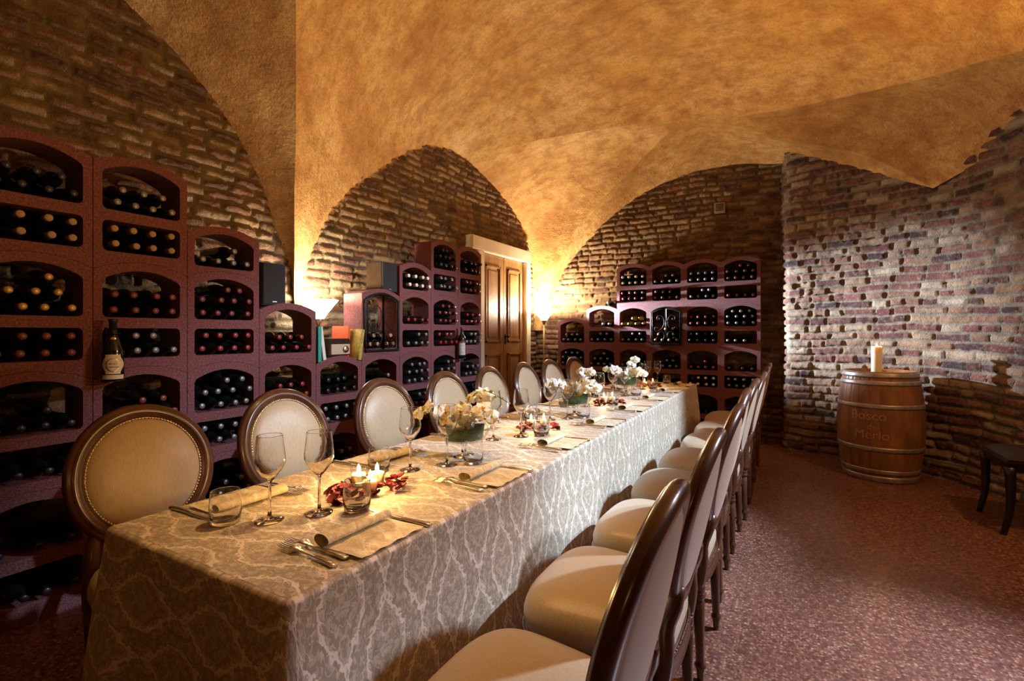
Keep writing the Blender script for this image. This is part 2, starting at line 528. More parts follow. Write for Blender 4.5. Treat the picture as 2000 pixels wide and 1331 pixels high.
# ------------------------------------------------------------------ the room
XW = -3.28
def brick_wall(name, path, z0, z1, seed, mat, ch=0.075, bl=(0.13, 0.27), res=0.011, kind_normal=1, relief=0.024):
    """path: plan polyline (x, y) seen from the room with the room on its right hand"""
    A = np.array(path, float)
    d = np.r_[0, np.cumsum(np.linalg.norm(np.diff(A, axis=0), axis=1))]
    L = d[-1]
    nu = int(L/res); nz = int((z1-z0)/res)
    u = np.linspace(0, L, nu); z = np.linspace(z0, z1, nz)
    px = np.interp(u, d, A[:, 0]); py = np.interp(u, d, A[:, 1])
    tx = np.gradient(px, u); ty = np.gradient(py, u)
    k = np.ones(9)/9
    if len(path) > 2:
        pad = lambda a: np.convolve(np.pad(a, 4, mode='edge'), k, 'valid')
        tx = pad(tx); ty = pad(ty)
    ln = np.hypot(tx, ty); tx /= ln; ty /= ln
    nx, ny = ty, -tx
    U, Z = np.meshgrid(u, z, indexing='ij')
    rs = np.random.RandomState(seed)
    Uw = U+0.022*(vnoise(U*9, Z*9, seed)-0.5)+0.010*(vnoise(U*30, Z*30, seed+5)-0.5)
    Zw = Z+0.10*(fbm(U*0.6, Z*0.6, 2, seed+1)-0.5)+0.022*(vnoise(U*5, Z*5, seed+2)-0.5)+0.009*(vnoise(U*28, Z*28, seed+3)-0.5)
    row = np.floor((Zw+0.4)/ch).astype(int)
    fz = (Zw+0.4)/ch-row
    nr = row.max()+2
    H = np.zeros_like(U); R1 = np.zeros_like(U); R2 = np.zeros_like(U); MO = np.zeros_like(U)
    gap = 0.0095
    for r in range(nr):
        msk = row == r
        if not msk.any(): continue
        ed = [-rs.rand()*0.25]
        while ed[-1] < L+0.4: ed.append(ed[-1]+rs.uniform(*bl))
        ed = np.array(ed)
        r1 = rs.rand(len(ed)); r2 = rs.rand(len(ed)); dep = rs.rand(len(ed)); sh = rs.uniform(0.6, 1.5, len(ed))
        uu = Uw[msk]
        i = np.clip(np.searchsorted(ed, uu)-1, 0, len(ed)-2)
        du = np.minimum(uu-ed[i], ed[i+1]-uu)
        dz = np.minimum(fz[msk], 1-fz[msk])*ch
        dd = np.minimum(du, dz)-gap*sh[i]*0.8
        # rounded corners
        cx = np.clip(0.016-du, 0, None); cz = np.clip(0.016-dz, 0, None)
        dd = np.minimum(dd, 0.016-np.hypot(cx, cz)-gap*0.25)
        f = np.clip(dd/0.010, 0, 1); f = f*f*(3-2*f)
        H[msk] = f*(0.55+0.6*dep[i])
        MO[msk] = 1-f
        R1[msk] = r1[i]; R2[msk] = r2[i]
    rough = fbm(U*22, Z*22, 3, seed+8)-0.5
    low = fbm(U*1.2, Z*1.2, 3, seed+9)-0.5
    disp = relief*H+0.014*rough+0.05*low
    P = np.stack([px[:, None]+nx[:, None]*disp, py[:, None]+ny[:, None]*disp, Z], -1)
    me = grid_mesh(name, P, {'bk': np.stack([R1, MO, R2], -1)})
    me.flip_normals() if kind_normal < 0 else None
    o = obj(name, me, mat)
    return tag(o, kind='structure')

brick_wall('wall_left', [(XW, -2.1), (XW, 6.62)], 0, 3.5, 3, M_brick_l, ch=0.068)
brick_wall('wall_far', [(-3.4, 6.5), (-0.08, 6.5)], 0, 3.5, 11, M_brick_l, ch=0.072)
RW = cr([(-0.02, 6.14), (0.52, 5.97), (1.11, 5.61), (1.5, 5.0), (1.83, 4.25), (2.0, 3.3), (2.05, 2.2), (2.05, 0.0), (2.05, -2.1)], 90)
RWp = [(-0.10, 6.62), (-0.075, 6.4), (-0.05, 6.2)] + [tuple(p) for p in RW]
brick_wall('wall_right', RWp, 0, 3.5, 23, M_brick_r, ch=0.078, bl=(0.12, 0.29))
brick_wall('wall_back', [(2.15, -2.0), (-3.4, -2.0)], 0, 3.5, 31, M_brick_l, ch=0.075, res=0.03)

bm = bmesh.new()
box(bm, -3.6, 2.4, -2.3, 6.8, -0.1, 0.0)
tag(obj('floor', bm, M_floor), kind='structure')

# ---- vaulted ceiling built web by web
def ray(px, d, z=None):
    lat = (px-1000)/963*d
    c, s = math.cos(rad(29.6)), math.sin(rad(29.6))
    return (lat*c-d*s, lat*s+d*c)
XB = XW-0.05
N = 70
archA = cr([(XB, 2.45, 1.15), (XB, 2.43, 1.6), (XB, 2.315, 1.85), (XB, 2.14, 2.28), (XB, 1.96, 2.576), (XB, 1.79, 2.78), (XB, 1.58, 2.975), (XB, 1.33, 3.13), (XB, 0.95, 3.27), (XB, 0.6, 3.31)], N)
g_pts = [(XB+0.03, 2.49, 1.15)]
for d, z in ((3.68, 1.5), (3.60, 1.85), (3.45, 2.25), (3.25, 2.6), (3.0, 2.88), (2.7, 3.12), (2.4, 3.3), (2.0, 3.45)):
    g_pts.append((*ray(575 if d > 3.3 else 578, d), z))
P1 = (-0.95, 0.6, 3.62)
G1 = cr(g_pts+[P1], N)
S2 = (XB+0.03, 6.44, 1.3)
BA = (XB, 4.6, 3.25)
Bl = cr([(XB, 2.63, 1.15), (XB, 2.65, 1.5), (XB, 2.70, 1.85), (XB, 3.07, 2.38), (XB, 3.73, 2.90), (XB, 4.2, 3.14), BA], N)
Br = cr([(XB, 6.43, 1.3), (XB, 6.38, 1.7), (XB, 6.3, 2.15), (XB, 5.99, 2.66), (XB, 5.3, 3.06), BA], N)
P = (-0.96, 5.5, 3.52)
cr1 = cr([BA, (-2.36, 5.05, 3.47), (-1.28, 5.38, 3.54), P], N)
E = (2.12, 2.9, 2.35)
cr2 = cr([P, (-0.42, 5.43, 3.44), (0.094, 5.3, 3.37), (0.854, 4.8, 3.20), (1.25, 4.25, 3.03), (1.65, 3.65, 2.75), E], N)
S2g = (-3.18, 6.40, 1.3)
gr = cr([S2g, (-3.05, 6.36, 1.75), (-2.84, 6.3, 2.25), (-2.49, 6.2, 2.71), (-1.94, 6.0, 3.06), (-1.435, 5.8, 3.34), P], N)
W = (1.08, 5.60, 2.54)
gw = cr([P, (-0.5, 5.66, 3.40), (-0.03, 5.75, 3.22), (0.45, 5.72, 3.03), (0.83, 5.62, 2.76), W], N)
YB = 6.55
aC = cr([(-3.1, YB, 1.3), (-2.98, YB, 1.8), (-2.74, YB, 2.21), (-2.28, YB, 2.67), (-1.78, YB, 3.03), (-1.18, YB, 3.24), (-0.54, YB, 3.28), (-0.1, 6.42, 3.2), (0.28, 6.14, 3.04), (0.70, 5.90, 2.81), W], N)
aD = cr([W, (1.56, 5.05, 2.75), (1.91, 4.30, 2.81), (2.07, 3.5, 2.69), E], N)

def web(name, c1, c2, end=None, m=40, bulge=0.0, sfun=None, k=2.0, lip=0.0):
    n = len(c1)
    t = np.linspace(0, 1, m)[None, :, None]
    s = np.linspace(0, 1, n)[:, None, None]
    Q = c1[:, None, :]*(1-t)+c2[:, None, :]*t
    if end is not None:
        e = resample(end, m)
        lin = c1[-1][None, :]*(1-t[0])+c2[-1][None, :]*t[0]
        Q = Q+(s**k)*(e-lin)[None]
    w = np.sin(PI*t)*(np.sin(PI*np.clip(s, 0, 1)) if sfun is None else sfun(s))
    Q[..., 2] += (bulge*w)[..., 0]
    if lip:
        ls = np.clip((s-0.31)/0.12, 0, 1)*np.clip((1-s)/0.15, 0, 1)
        Q[..., 2] += (lip*ls*np.clip(t*2.5, 0, 1)*(1-t**12))[..., 0]
    nz = (fbm(Q[..., 0]*2.2+Q[..., 2], Q[..., 1]*2.2, 3, 4)-0.5)*0.05*np.clip(w[..., 0]*2, 0, 1)
    Q[..., 2] += nz
    return tag(obj(name, grid_mesh(name, Q), M_plaster), kind='structure')

full_g = resample(np.vstack([G1, cr([P1, (0.5, 0.6, 3.55), (1.4, 0.6, 3.3), (2.15, 0.6, 3.0)], 50)]), 160)
full_b = resample(np.vstack([Bl, cr1, cr2]), 160)
web('ceiling', full_g, full_b, m=110, lip=0.24, bulge=0.26, sfun=lambda s: np.clip(s*2.2, 0, 1)*np.clip((1-s)*3, 0.3, 1))
web('ceiling_lunette_web', archA, G1, bulge=0.03)
mir = lambda c: np.stack([c[:, 0], 1.2-c[:, 1], c[:, 2]], 1)
web('ceiling_lunette_web', mir(archA), mir(G1), bulge=0.03)
fg0 = mir(full_g)
back = cr([(XB, -2.1, 1.15), (-2.9, -2.1, 2.4), (-2.0, -2.1, 3.2), (-0.5, -2.1, 3.5), (2.15, -2.1, 3.0)], 160)
web('ceiling_rear_web', fg0, back)
LIP_ = np.array([0, -0.06, 0.06])      # the far webs run on behind the near vault's lower edge
fade = np.linspace(0, 1, N)[:, None]**3
gr2 = gr+LIP_*fade; gw2 = gw+LIP_*fade[::-1]
web('ceiling_lunette_web', Br+LIP_*0.4*fade, gr2, end=cr1+LIP_*np.linspace(0.4, 1, N)[:, None], bulge=0.20)
web('ceiling_far_web', aC, resample(np.vstack([gr2, gw2]), N), bulge=0.05)
web('ceiling_right_web', gw2[::-1], aD, end=cr2+LIP_, bulge=0.16)

# ------------------------------------------------------------------ door in the left wall
def make_door():
    root = empty('door_1', (XW, 5.475, 0))
    tag(root, kind='structure')
    bm = bmesh.new()
    box(bm, -0.05, 0.10, -0.67, -0.53, 0, 2.24, bev=0.008)
    box(bm, -0.05, 0.10, 0.53, 0.66, 0, 2.24, bev=0.008)
    box(bm, -0.05, 0.11, -0.80, 0.67, 2.24, 2.40, bev=0.008)
    obj('door_frame', bm, M_frame, root)
    for s in (-1, 1):
        bm = bmesh.new()
        y0, y1 = (-0.53, -0.003) if s < 0 else (0.003, 0.53)
        box(bm, 0.0, 0.045, y0, y1, 0.01, 2.235, bev=0.003)
        # raised mouldings around two panels
        for z0, z1 in ((0.25, 1.0), (1.15, 2.1)):
            a, b_ = y0+0.09, y1-0.09
            for q in ((a, b_, z0, z0+0.025), (a, b_, z1-0.025, z1), (a, a+0.025, z0, z1), (b_-0.025, b_, z0, z1)):
                box(bm, 0.04, 0.062, *q, bev=0.004)
            box(bm, 0.04, 0.053, a+0.06, b_-0.06, z0+0.06, z1-0.06, bev=0.005)
        obj('door_leaf', bm, M_door, root)
    bm = bmesh.new()
    lathe(bm, [(0, 0), (0.022, 0), (0.022, 0.006), (0.009, 0.012), (0.009, 0.03), (0.019, 0.04), (0.02, 0.052), (0.0, 0.062)], 16,
          Matrix.Translation((0.045, 0.04, 1.22)) @ Matrix.Rotation(PI/2, 4, 'Y'))
    box(bm, 0.045, 0.05, 0.025, 0.055, 1.12, 1.25)
    obj('door_handle', bm, M_iron, root)
make_door()

# ------------------------------------------------------------------ wine rack modules
RX = -2.88          # front plane of the left racks
RY = 6.24           # front plane of the far racks
MW, MH, MD = 0.4195, 0.525, 0.20
IW = 0.345
RISE = 0.05

def arc(x, w=MW, rise=RISE):
    return rise*(1-(2*x/w)**2)

def rack_mesh(kind, bottom):
    """front at y=0 looking to -y, depth to +y, x across, z up from the shoulder line"""
    H = {'full': MH, 'gate': MH, 'single': 0.26, 'tall': 0.365}[kind]
    b = (lambda x: 0.0) if bottom else (lambda x: arc(x))
    t = lambda x: H+arc(x)-0.0015
    if kind == 'full': holes = [(0.092, 0.242), (0.295, None)]
    elif kind == 'gate': holes = [(0.092, None)]
    else: holes = [(0.085 if kind == 'tall' else 0.07, None)]
    hw = IW/2
    def top_of(x):      # arched opening crown
        return H-0.045+0.052*(1-(x/hw)**2)
    r = 0.022
    xs = sorted(set([-hw+q for q in (0, 0.003, 0.008, 0.014, r)] + [hw-q for q in (0, 0.003, 0.008, 0.014, r)] + list(np.linspace(-hw+r, hw-r, 11))))
    def cor(x):
        q = hw-abs(x)
        return r-math.sqrt(max(0, r*r-(r-q)**2)) if q < r else 0
    solids = []
    lo = lambda x, i: holes[i][0]+cor(x)
    def hi(x, i):
        return top_of(x)-cor(x)*0.6 if holes[i][1] is None else holes[i][1]-cor(x)
    tr = [(b, (lambda x: lo(x, 0)))]
    for i in range(len(holes)):
        nxt = (lambda x: t(x)) if i == len(holes)-1 else (lambda x, j=i+1: lo(x, j))
        tr.append(((lambda x, j=i: hi(x, j)), nxt))
    bm = bmesh.new()
    def strip(X, f0, f1):
        prev = None
        for x in X:
            z0, z1 = f0(x), f1(x)
            cur = [bm.verts.new((x, y, z)) for y in (0, MD) for z in (z0, z1)]  # f0 f1 b0 b1
            if prev:
                a, c = prev, cur
                bm.faces.new((a[0], c[0], c[1], a[1])); bm.faces.new((a[2], a[3], c[3], c[2]))
                bm.faces.new((a[1], c[1], c[3], a[3])); bm.faces.new((a[0], a[2], c[2], c[0]))
            else:
                bm.faces.new((cur[0], cur[1], cur[3], cur[2]))
            prev = cur
        bm.faces.new((prev[0], prev[2], prev[3], prev[1]))
    for f0, f1 in tr: strip(xs, f0, f1)
    e = MW/2-0.0015
    for s in (-1, 1):
        X = sorted([s*hw, s*(hw+0.012), s*(hw+0.025), s*e])
        strip(X, b, t)
    me = bpy.data.meshes.new('wine_rack_block')
    bmesh.ops.recalc_face_normals(bm, faces=bm.faces)
    bm.to_mesh(me); bm.free()
    me.materials.append(M_rack)
    return me

RM = {}
for kd in ('full', 'gate', 'single', 'tall'):
    for bt in (True, False):
        RM[kd, bt] = rack_mesh(kd, bt)
HH = {'F': MH, 'G': MH, 'S': 0.26, 'T': 0.365}
KK = {'F': 'full', 'G': 'gate', 'S': 'single', 'T': 'tall'}
LEFT = ['FFFF', 'FFFF', 'FFFS', 'FFT', 'FF', 'FFG', 'FFFS', 'FFFF', 'FFFF']
FAR = ['FFT', 'FFF', 'FFFF', 'FFGF', 'FFFF', 'FFFF']
ORD = ['first', 'second', 'third', 'fourth', 'fifth', 'sixth', 'seventh', 'eighth', 'ninth']

def place(wall, i):
    """world matrix of rack column i (x across to the right in the photo, z up, front towards the room)"""
    if wall == 'left':
        yc = 1.05+(i-1)*MW+MW/2
        return Vector((RX, yc, 0)), PI/2     # local -y -> +X
    xc = -0.31-6*0.417+(i+0.5)*0.417
    return Vector((xc, RY, 0)), 0.0

def gate(parent):
    g = bpy.data.objects.new('gate_frame', None)
    # frame as mesh part, scrolls and bars as its sub-parts
    bm = bmesh.new()
    hw = IW/2+0.012
    zb, zt = 0.075, MH-0.05
    def top(x): return zt+0.058*(1-(x/hw)**2)
    pts = [(-hw, -0.014, zb)]+[(-hw, -0.014, zb+(zt-zb)*k/5) for k in range(1, 5)]+[(x, -0.014, top(x)) for x in np.linspace(-hw, hw, 15)]+[(hw, -0.014, zt-(zt-zb)*k/5) for k in range(1, 5)]+[(hw, -0.014, zb)]
    tube(bm, pts, 0.009, 6, closed=True)
    fr = obj('gate_frame', bm, M_iron, parent)
    for s in (-1, 1):
        bm = bmesh.new()
        x0, x1 = (0.006*s, s*(hw-0.018))
        cx = (x0+x1)/2
        pts = [(x0, -0.02, zb+0.012), (x1, -0.02, zb+0.012), (x1, -0.02, zt-0.004), (cx, -0.02, top(cx)-0.016), (x0, -0.02, top(0)-0.018)]
        tube(bm, pts, 0.0045, 6, closed=True)
        sub = obj('gate_leaf', bm, M_iron, fr)
        bm = bmesh.new()
        for pl in ([(.087, .40), (.077, .385), (.09, .372), (.108, .388), (.103, .418), (.07, .432), (.035, .41), (.022, .36), (.028, .31), (.06, .26), (.11, .235), (.135, .255), (.13, .285), (.105, .288), (.10, .27)],
                   [(.085, .15), (.10, .162), (.122, .145), (.117, .112), (.085, .098), (.05, .113), (.02, .17), (.03, .22), (.06, .232), (.088, .213), (.083, .195)]):
            tube(bm, [tuple(p) for p in cr([(s*q[0], -0.021, q[1]) for q in pl], 60)], 0.0034, 6)
        obj('gate_scroll', bm, M_iron, fr)
    bm = bmesh.new()
    tube(bm, [(0, -0.024, zb+0.2), (0, -0.034, zb+0.22), (0, -0.034, zb+0.27), (0, -0.024, zb+0.29)], 0.004, 6)
    obj('gate_latch', bm, M_iron, fr)

CELLS = []      # (wall, col, module idx, cell idx from top, z floor world, kind)
for wall, cols in (('left', LEFT), ('far', FAR)):
    for i, spec in enumerate(cols):
        loc, rz = place(wall, i)
        z = 0.0
        cells = []
        for j, k in enumerate(spec):
            o = bpy.data.objects.new('wine_rack_block', RM[KK[k], j == 0])
            link(o)
            o.location = (loc.x, loc.y, z)
            o.rotation_euler = (0, 0, rz)
            n = len(spec)
            lev = {0: 'topmost', n-1: 'bottom'}.get(n-1-j, ORD[n-1-j]+' down' if n-1-j < 9 else '')
            side = 'left' if wall == 'left' else 'far'
            what = {'F': 'two-bay mauve wine rack block', 'G': 'mauve rack block with black iron gate',
                    'S': 'low single-arch mauve wine rack block', 'T': 'tall single-arch mauve wine rack block'}[k]
            tag(o, f'{what}, {lev} in {ORD[i]} column from left, {side} wall', 'wine rack', f'mauve wine rack blocks along the {side} wall')
            if k == 'G': gate(o)
            if k == 'F': cells += [(z+0.092, 'rect'), (z+0.295, 'arch')]
            elif k == 'G': cells += [(z+0.092, 'gate')]
            elif k == 'S': cells += [(z+0.07, 'arch')]
            else: cells += [(z+0.085, 'arch')]
            z += HH[k]
        nc = len(cells)
        for ci, (zf, kd) in enumerate(cells):
            CELLS.append((wall, i, nc-1-ci, zf, kd))

# ------------------------------------------------------------------ bottles
def bottle_profile(seg):
    if seg > 12:
        return [(0, 0.0), (0.030, 0.0), (0.0365, 0.006), (0.0370, 0.02), (0.0370, 0.185), (0.0345, 0.203), (0.025, 0.222), (0.0165, 0.236), (0.0143, 0.25), (0.0138, 0.292), (0, 0.294)]
    return [(0, 0.0), (0.034, 0.0), (0.0370, 0.01), (0.0370, 0.187), (0.030, 0.214), (0.016, 0.238), (0.0138, 0.292), (0, 0.294)]
CAP_P = [(0.0150, 0.232), (0.0150, 0.284), (0.0158, 0.286), (0.0158, 0.297), (0.0135, 0.300), (0, 0.300)]
def bottle_near(glass):
    bm = bmesh.new()
    lathe(bm, bottle_profile(20), 20)
    m = bpy.data.meshes.new('wine_bottle'); bm.to_mesh(m); bm.free(); m.materials.append(glass)
    return m
BN = bottle_near(M_bottle)
CAPM = {}
for k, mt in CAPS.items():
    bm = bmesh.new(); lathe(bm, CAP_P, 16)
    m = bpy.data.meshes.new('capsule'); bm.to_mesh(m); bm.free(); m.materials.append(mt)
    CAPM[k] = m
def far_mesh(glass, cap, seg=12):
    bm = bmesh.new()
    lathe(bm, bottle_profile(10), seg); lathe(bm, CAP_P, seg, mat=1)
    m = bpy.data.meshes.new('wine_bottle'); bm.to_mesh(m); bm.free(); m.materials.append(glass); m.materials.append(cap)
    return m
FM = {k: far_mesh(M_bottle, mt) for k, mt in CAPS.items()}
FM['green'] = far_mesh(M_bottle_g, CAPS['gold'])

# rows of bottles per cell, listed from the top cell down: (counts of rows from the bottom, capsule)
LB = [
 [((4, 3), 'black'), ((4, 3), 'cork'), ((4, 3, 1), 'gold'), ((4, 3), 'wine'), ((4, 1), 'black'), ((3,), 'black'), ((3,), 'black'), ((3,), 'black')],
 [((4, 3), 'silver'), ((4, 4), 'cork'), ((4, 4), 'wine'), ((4, 3), 'silver'), ((4, 2), 'wine'), ((4, 2), 'black'), ((4,), 'silver'), ((4,), 'black')],
 [((4, 1), 'silver'), ((4, 4, 2), 'wine'), ((4, 4), 'red'), ((4, 4, 2), 'silver'), ((3, 3), 'silver'), ((4, 2), 'silver'), ((4,), 'silver')],
 [((4, 3), 'red'), ((4, 3), 'red'), ((4, 2), 'silver'), ((4, 3), 'silver'), ((4,), 'silver')],
 [((4, 4), 'black'), ((4, 4), 'silver'), ((4, 2), 'silver'), ((4,), 'silver')],
 [((4, 3), 'cork'), ((4, 1), 'silver'), ((4, 3), 'black'), ((4, 2), 'silver'), ((4,), 'black')],
 [((4, 4), 'white'), ((4,), 'red'), ((4, 2), 'silver'), ((4, 4, 3), 'silver'), ((4, 2), 'silver'), ((4,), 'black'), ((4,), 'black')],
 [((4, 4, 3), 'black'), ((4, 3), 'silver'), ((4, 4, 3), 'wine'), ((4, 3), 'red'), ((4, 3, 2), 'silver'), ((4, 2), 'silver'), ((4,), 'black'), ((4,), 'black')],
 [((4, 4), 'black'), ((4, 4), 'wine'), ((4, 3), 'red'), ((4, 3), 'silver'), ((4, 3), 'silver'), ((4, 2), 'black'), ((4,), 'black'), ((4,), 'black')],
]
FB = [
 [((4, 3), 'silver'), ((4, 4, 3), 'silver'), ((4, 2), 'silver'), ((4,), 'black'), ((4,), 'black')],
 [((0, 0, 2), 'silver'), ((4, 2), 'silver'), ((4, 3, 1), 'silver'), ((4, 2), 'black'), ((4,), 'black'), ((4,), 'black')],
 [((4, 4), 'white'), ((4, 4), 'red'), ((4, 2), 'green'), ((4, 2), 'silver'), ((4, 2), 'silver'), ((4,), 'black'), ((4,), 'black'), ((4,), 'black')],
 [((4, 2), 'silver'), ((4, 3), 'wine'), ((4, 3, 2), 'gold'), ((4, 2), 'silver'), ((4,), 'black'), ((4,), 'black'), ((4,), 'black')],
 [((4, 4), 'silver'), ((4, 2), 'silver'), ((4, 4), 'red'), ((4, 4), 'black'), ((4, 1), 'red'), ((4, 3), 'white'), ((4,), 'black'), ((4,), 'black')],
 [((4, 4, 2), 'wine'), ((4,), 'red'), ((4, 4, 3), 'silver'), ((3,), 'silver'), ((3,), 'black'), ((4, 4), 'silver'), ((3, 1), 'black'), ((4,), 'black')],
]
# bottles the photograph hides behind chairs, table or other bottles: built with the remaining ones
HIDDEN = {('left' if t[0] == 'L' else 'far',)+tuple(int(c) for c in t[1:]) for t in '''L1700 L1310 L1600 L1300 L1400 L1500 L1701 L1601 L1501 L1510 L1702 L1502 L1602 L1511 L1503 L1603 L1703 L2600 L2400 L2500 L2601 L2602 L2603 L3300 L3400 L3200 L3100 L3310 L3401 L3301 L3201 L3101 L3210 L3311 L3202 L3402 L3102 L3302 L3312 L3211 L3203 L3303 L3403 L4300 L4301 L4302 L4303 L5200 L5100 L5400 L5300 L5101 L5401 L5210 L5301 L5201 L5310 L5402 L5211 L5302 L5202 L5311 L5103 L5212 L5403 L5303 L5203 L6600 L6400 L6500 L6601 L6602 L6603 L7600 L7700 L7400 L7500 L7401 L7501 L7701 L7601 L7510 L7402 L7502 L7702 L7602 L7511 L7503 L7603 L7703 L8700 L8600 L8500 L8701 L8601 L8702 L8602 L8703 L8503 F5703 F5503 F5602 F5610 F5702 F5601 F5701 F5700 F4703 F4702 F4701 F4700 F4600 F3503 F3603 F3502 F3602 F3601 F3501 F3600 F3500 F2703 F2603 F2702 F2602 F2701 F2401 F2501 F2601 F2500 F2700 F2600 F1403 F1503 F1502 F1402 F1401 F1501 F1500 F1400 F0403 F0303 F0203 F0211 F0402 F0302 F0102 F0202 F0210 F0301 F0201 F0101 F0401 F0300 F0400'''.split()}
rnd = random.Random(5)
spots = []
for wall, i, ci, zf, kd in CELLS:
    rows, cap = (LB if wall == 'left' else FB)[i][ci]
    loc, rz = place(wall, i)
    for r, n in enumerate(rows):
        if rows == (0, 0, 2) and r < 2: continue
        rr = 0 if rows == (0, 0, 2) else r
        n_ = n
        xs = [-0.1275, -0.0425, 0.0425, 0.1275]
        if n_ == 4: use = xs
        elif rr == 0: use = {3: [-0.115, 0.02, 0.12], 2: [0.03, 0.115], 1: [0.1]}[n_]
        else: use = {3: [-0.085, 0.0, 0.085], 2: [0.0, 0.085], 1: [0.0425]}[n_]
        if n_ == 3 and kd == 'rect': use = xs[1:] if (i+ci) % 2 else xs[:3]
        zz = zf+0.0375+rr*(0.0745 if (n_ == 4 or kd == 'rect') else 0.068)
        for q, x in enumerate(use):
            j = rnd.uniform(-0.002, 0.002)
            out = rnd.uniform(-0.012, 0.012) + (0.045 if wall == 'left' and i > 5 else 0.02)
            spots.append((wall, i, ci, rr, q, len(use), cap, zz, x+j, out, loc, rz, rnd.uniform(-0.03, 0.03), rnd.random()))
camp = Vector((0, 0, 1.27))
fwd = Vector((-math.sin(rad(29.6)), math.cos(rad(29.6)), 0)); rgt = Vector((math.cos(rad(29.6)), math.sin(rad(29.6)), 0))
def wpos(s):
    wall, x, out, loc, z = s[0], s[8], s[9], s[10], s[7]
    if wall == 'left': return Vector((loc.x+out, loc.y+x, z))
    return Vector((loc.x+x, loc.y-out, z))
def key(s):
    p = wpos(s)-camp
    return p.dot(fwd)
def in_view(s):
    p = wpos(s)-camp; d = p.dot(fwd)
    px = 1000+963*p.dot(rgt)/d; py = 650-963*p.z/d
    return -15 < px < 2010 and -10 < py < 1345
spots = [s for s in spots if in_view(s)]
spots.sort(key=lambda s: (s[:5] in HIDDEN, key(s)))
ROWN = ['lowest', 'second', 'third']
CN = {'red': 'red-capped', 'black': 'black-capped', 'white': 'white-capped', 'gold': 'gold-capped', 'silver': 'silver-capped', 'cork': 'cork-coloured capped', 'wine': 'wine-red capped', 'green': 'gold-capped pale green'}
rest_bm = {}
for idx, s in enumerate(spots):
    wall, i, ci, r, q, nq, cap, zz, x, out, loc, rz, ja, sp_ = s
    p = wpos(s)
    L = 0.30
    if wall == 'left':
        o_loc = Vector((p.x-L, p.y, p.z)); rot = Euler((sp_*6.28, PI/2, 0)); rot = (Matrix.Rotation(ja, 4, 'Z') @ Matrix.Rotation(PI/2, 4, 'Y') @ Matrix.Rotation(sp_*6.28, 4, 'Z')).to_euler()
    else:
        o_loc = Vector((p.x, p.y+L, p.z)); rot = (Matrix.Rotation(ja, 4, 'Z') @ Matrix.Rotation(PI/2, 4, 'X') @ Matrix.Rotation(sp_*6.28, 4, 'Z')).to_euler()
    if idx < 300:
        lab = f'{CN[cap]} bottle, {ORD[q]} in {ROWN[r]} row, {ORD[ci]} bay down, {ORD[i]} rack column, {wall} wall'
        grp = f'wine bottles lying in the racks along the {wall} wall'
        if idx < 150 and cap != 'green':
            o = link(bpy.data.objects.new('wine_bottle', BN))
            link(bpy.data.objects.new('capsule', CAPM[cap]), o)
        else:
            o = link(bpy.data.objects.new('wine_bottle', FM[cap]))
        o.location = o_loc; o.rotation_euler = rot
        tag(o, lab, 'bottle', grp)
    else:
        bmr = rest_bm.setdefault('b', bmesh.new())
        order = list(CAPS)
        gi = len(order) if cap == 'green' else 0
        T = Matrix.Translation(o_loc) @ rot.to_matrix().to_4x4()
        lathe(bmr, bottle_profile(10), 10, T, mat=1 if cap == 'green' else 0)
        lathe(bmr, CAP_P, 10, T, mat=2+(order.index('gold') if cap == 'green' else order.index(cap)))
if rest_bm:
    o = obj('wine_bottle', rest_bm['b'], [M_bottle, M_bottle_g]+[CAPS[k] for k in CAPS])
    tag(o, 'remaining dark wine bottles lying in the far-wall rack and half-hidden low bays', 'bottle', kind='stuff')

# standing display bottles on iron brackets
def text_mesh(body, size, extrude=0.0004):
    c = bpy.data.curves.new('lettering', 'FONT')
    c.body = body; c.size = size; c.extrude = extrude
    c.align_x = 'CENTER'; c.align_y = 'CENTER'
    o = bpy.data.objects.new('tmp', c); COL.objects.link(o)
    dg = bpy.context.evaluated_depsgraph_get()
    me = bpy.data.meshes.new_from_object(o.evaluated_get(dg))
    bpy.data.objects.remove(o)
    me.materials.clear()
    return me
def wrap(me, R, zc, ang0, fr=None):
    for v in me.vertices:
        x, y, z = v.co
        zz = zc+y
        r = (R if fr is None else fr(zz))+z
        a = ang0+x/(R if fr is None else fr(zz))
        v.co = (r*math.cos(a), r*math.sin(a), zz)
    return me
def label_patch(R, z0, z1, a0, half, shape=None, n=24, m=14):
    A = np.linspace(-1, 1, n)[:, None]; T = np.linspace(-1, 1, m)[None, :]
    if shape == 'oval':
        ww = np.sqrt(np.clip(1-T**2*0.97, 0.02, 1))
    elif shape == 'scallop':
        ww = 0.80+0.20*np.cos(T*PI*1.1)
    else: ww = np.ones_like(T)
    ang = a0+A*half*ww
    z = (z0+z1)/2+T*(z1-z0)/2+0*A
    return grid_mesh('label', np.stack([R*np.cos(ang), R*np.sin(ang), z], -1))

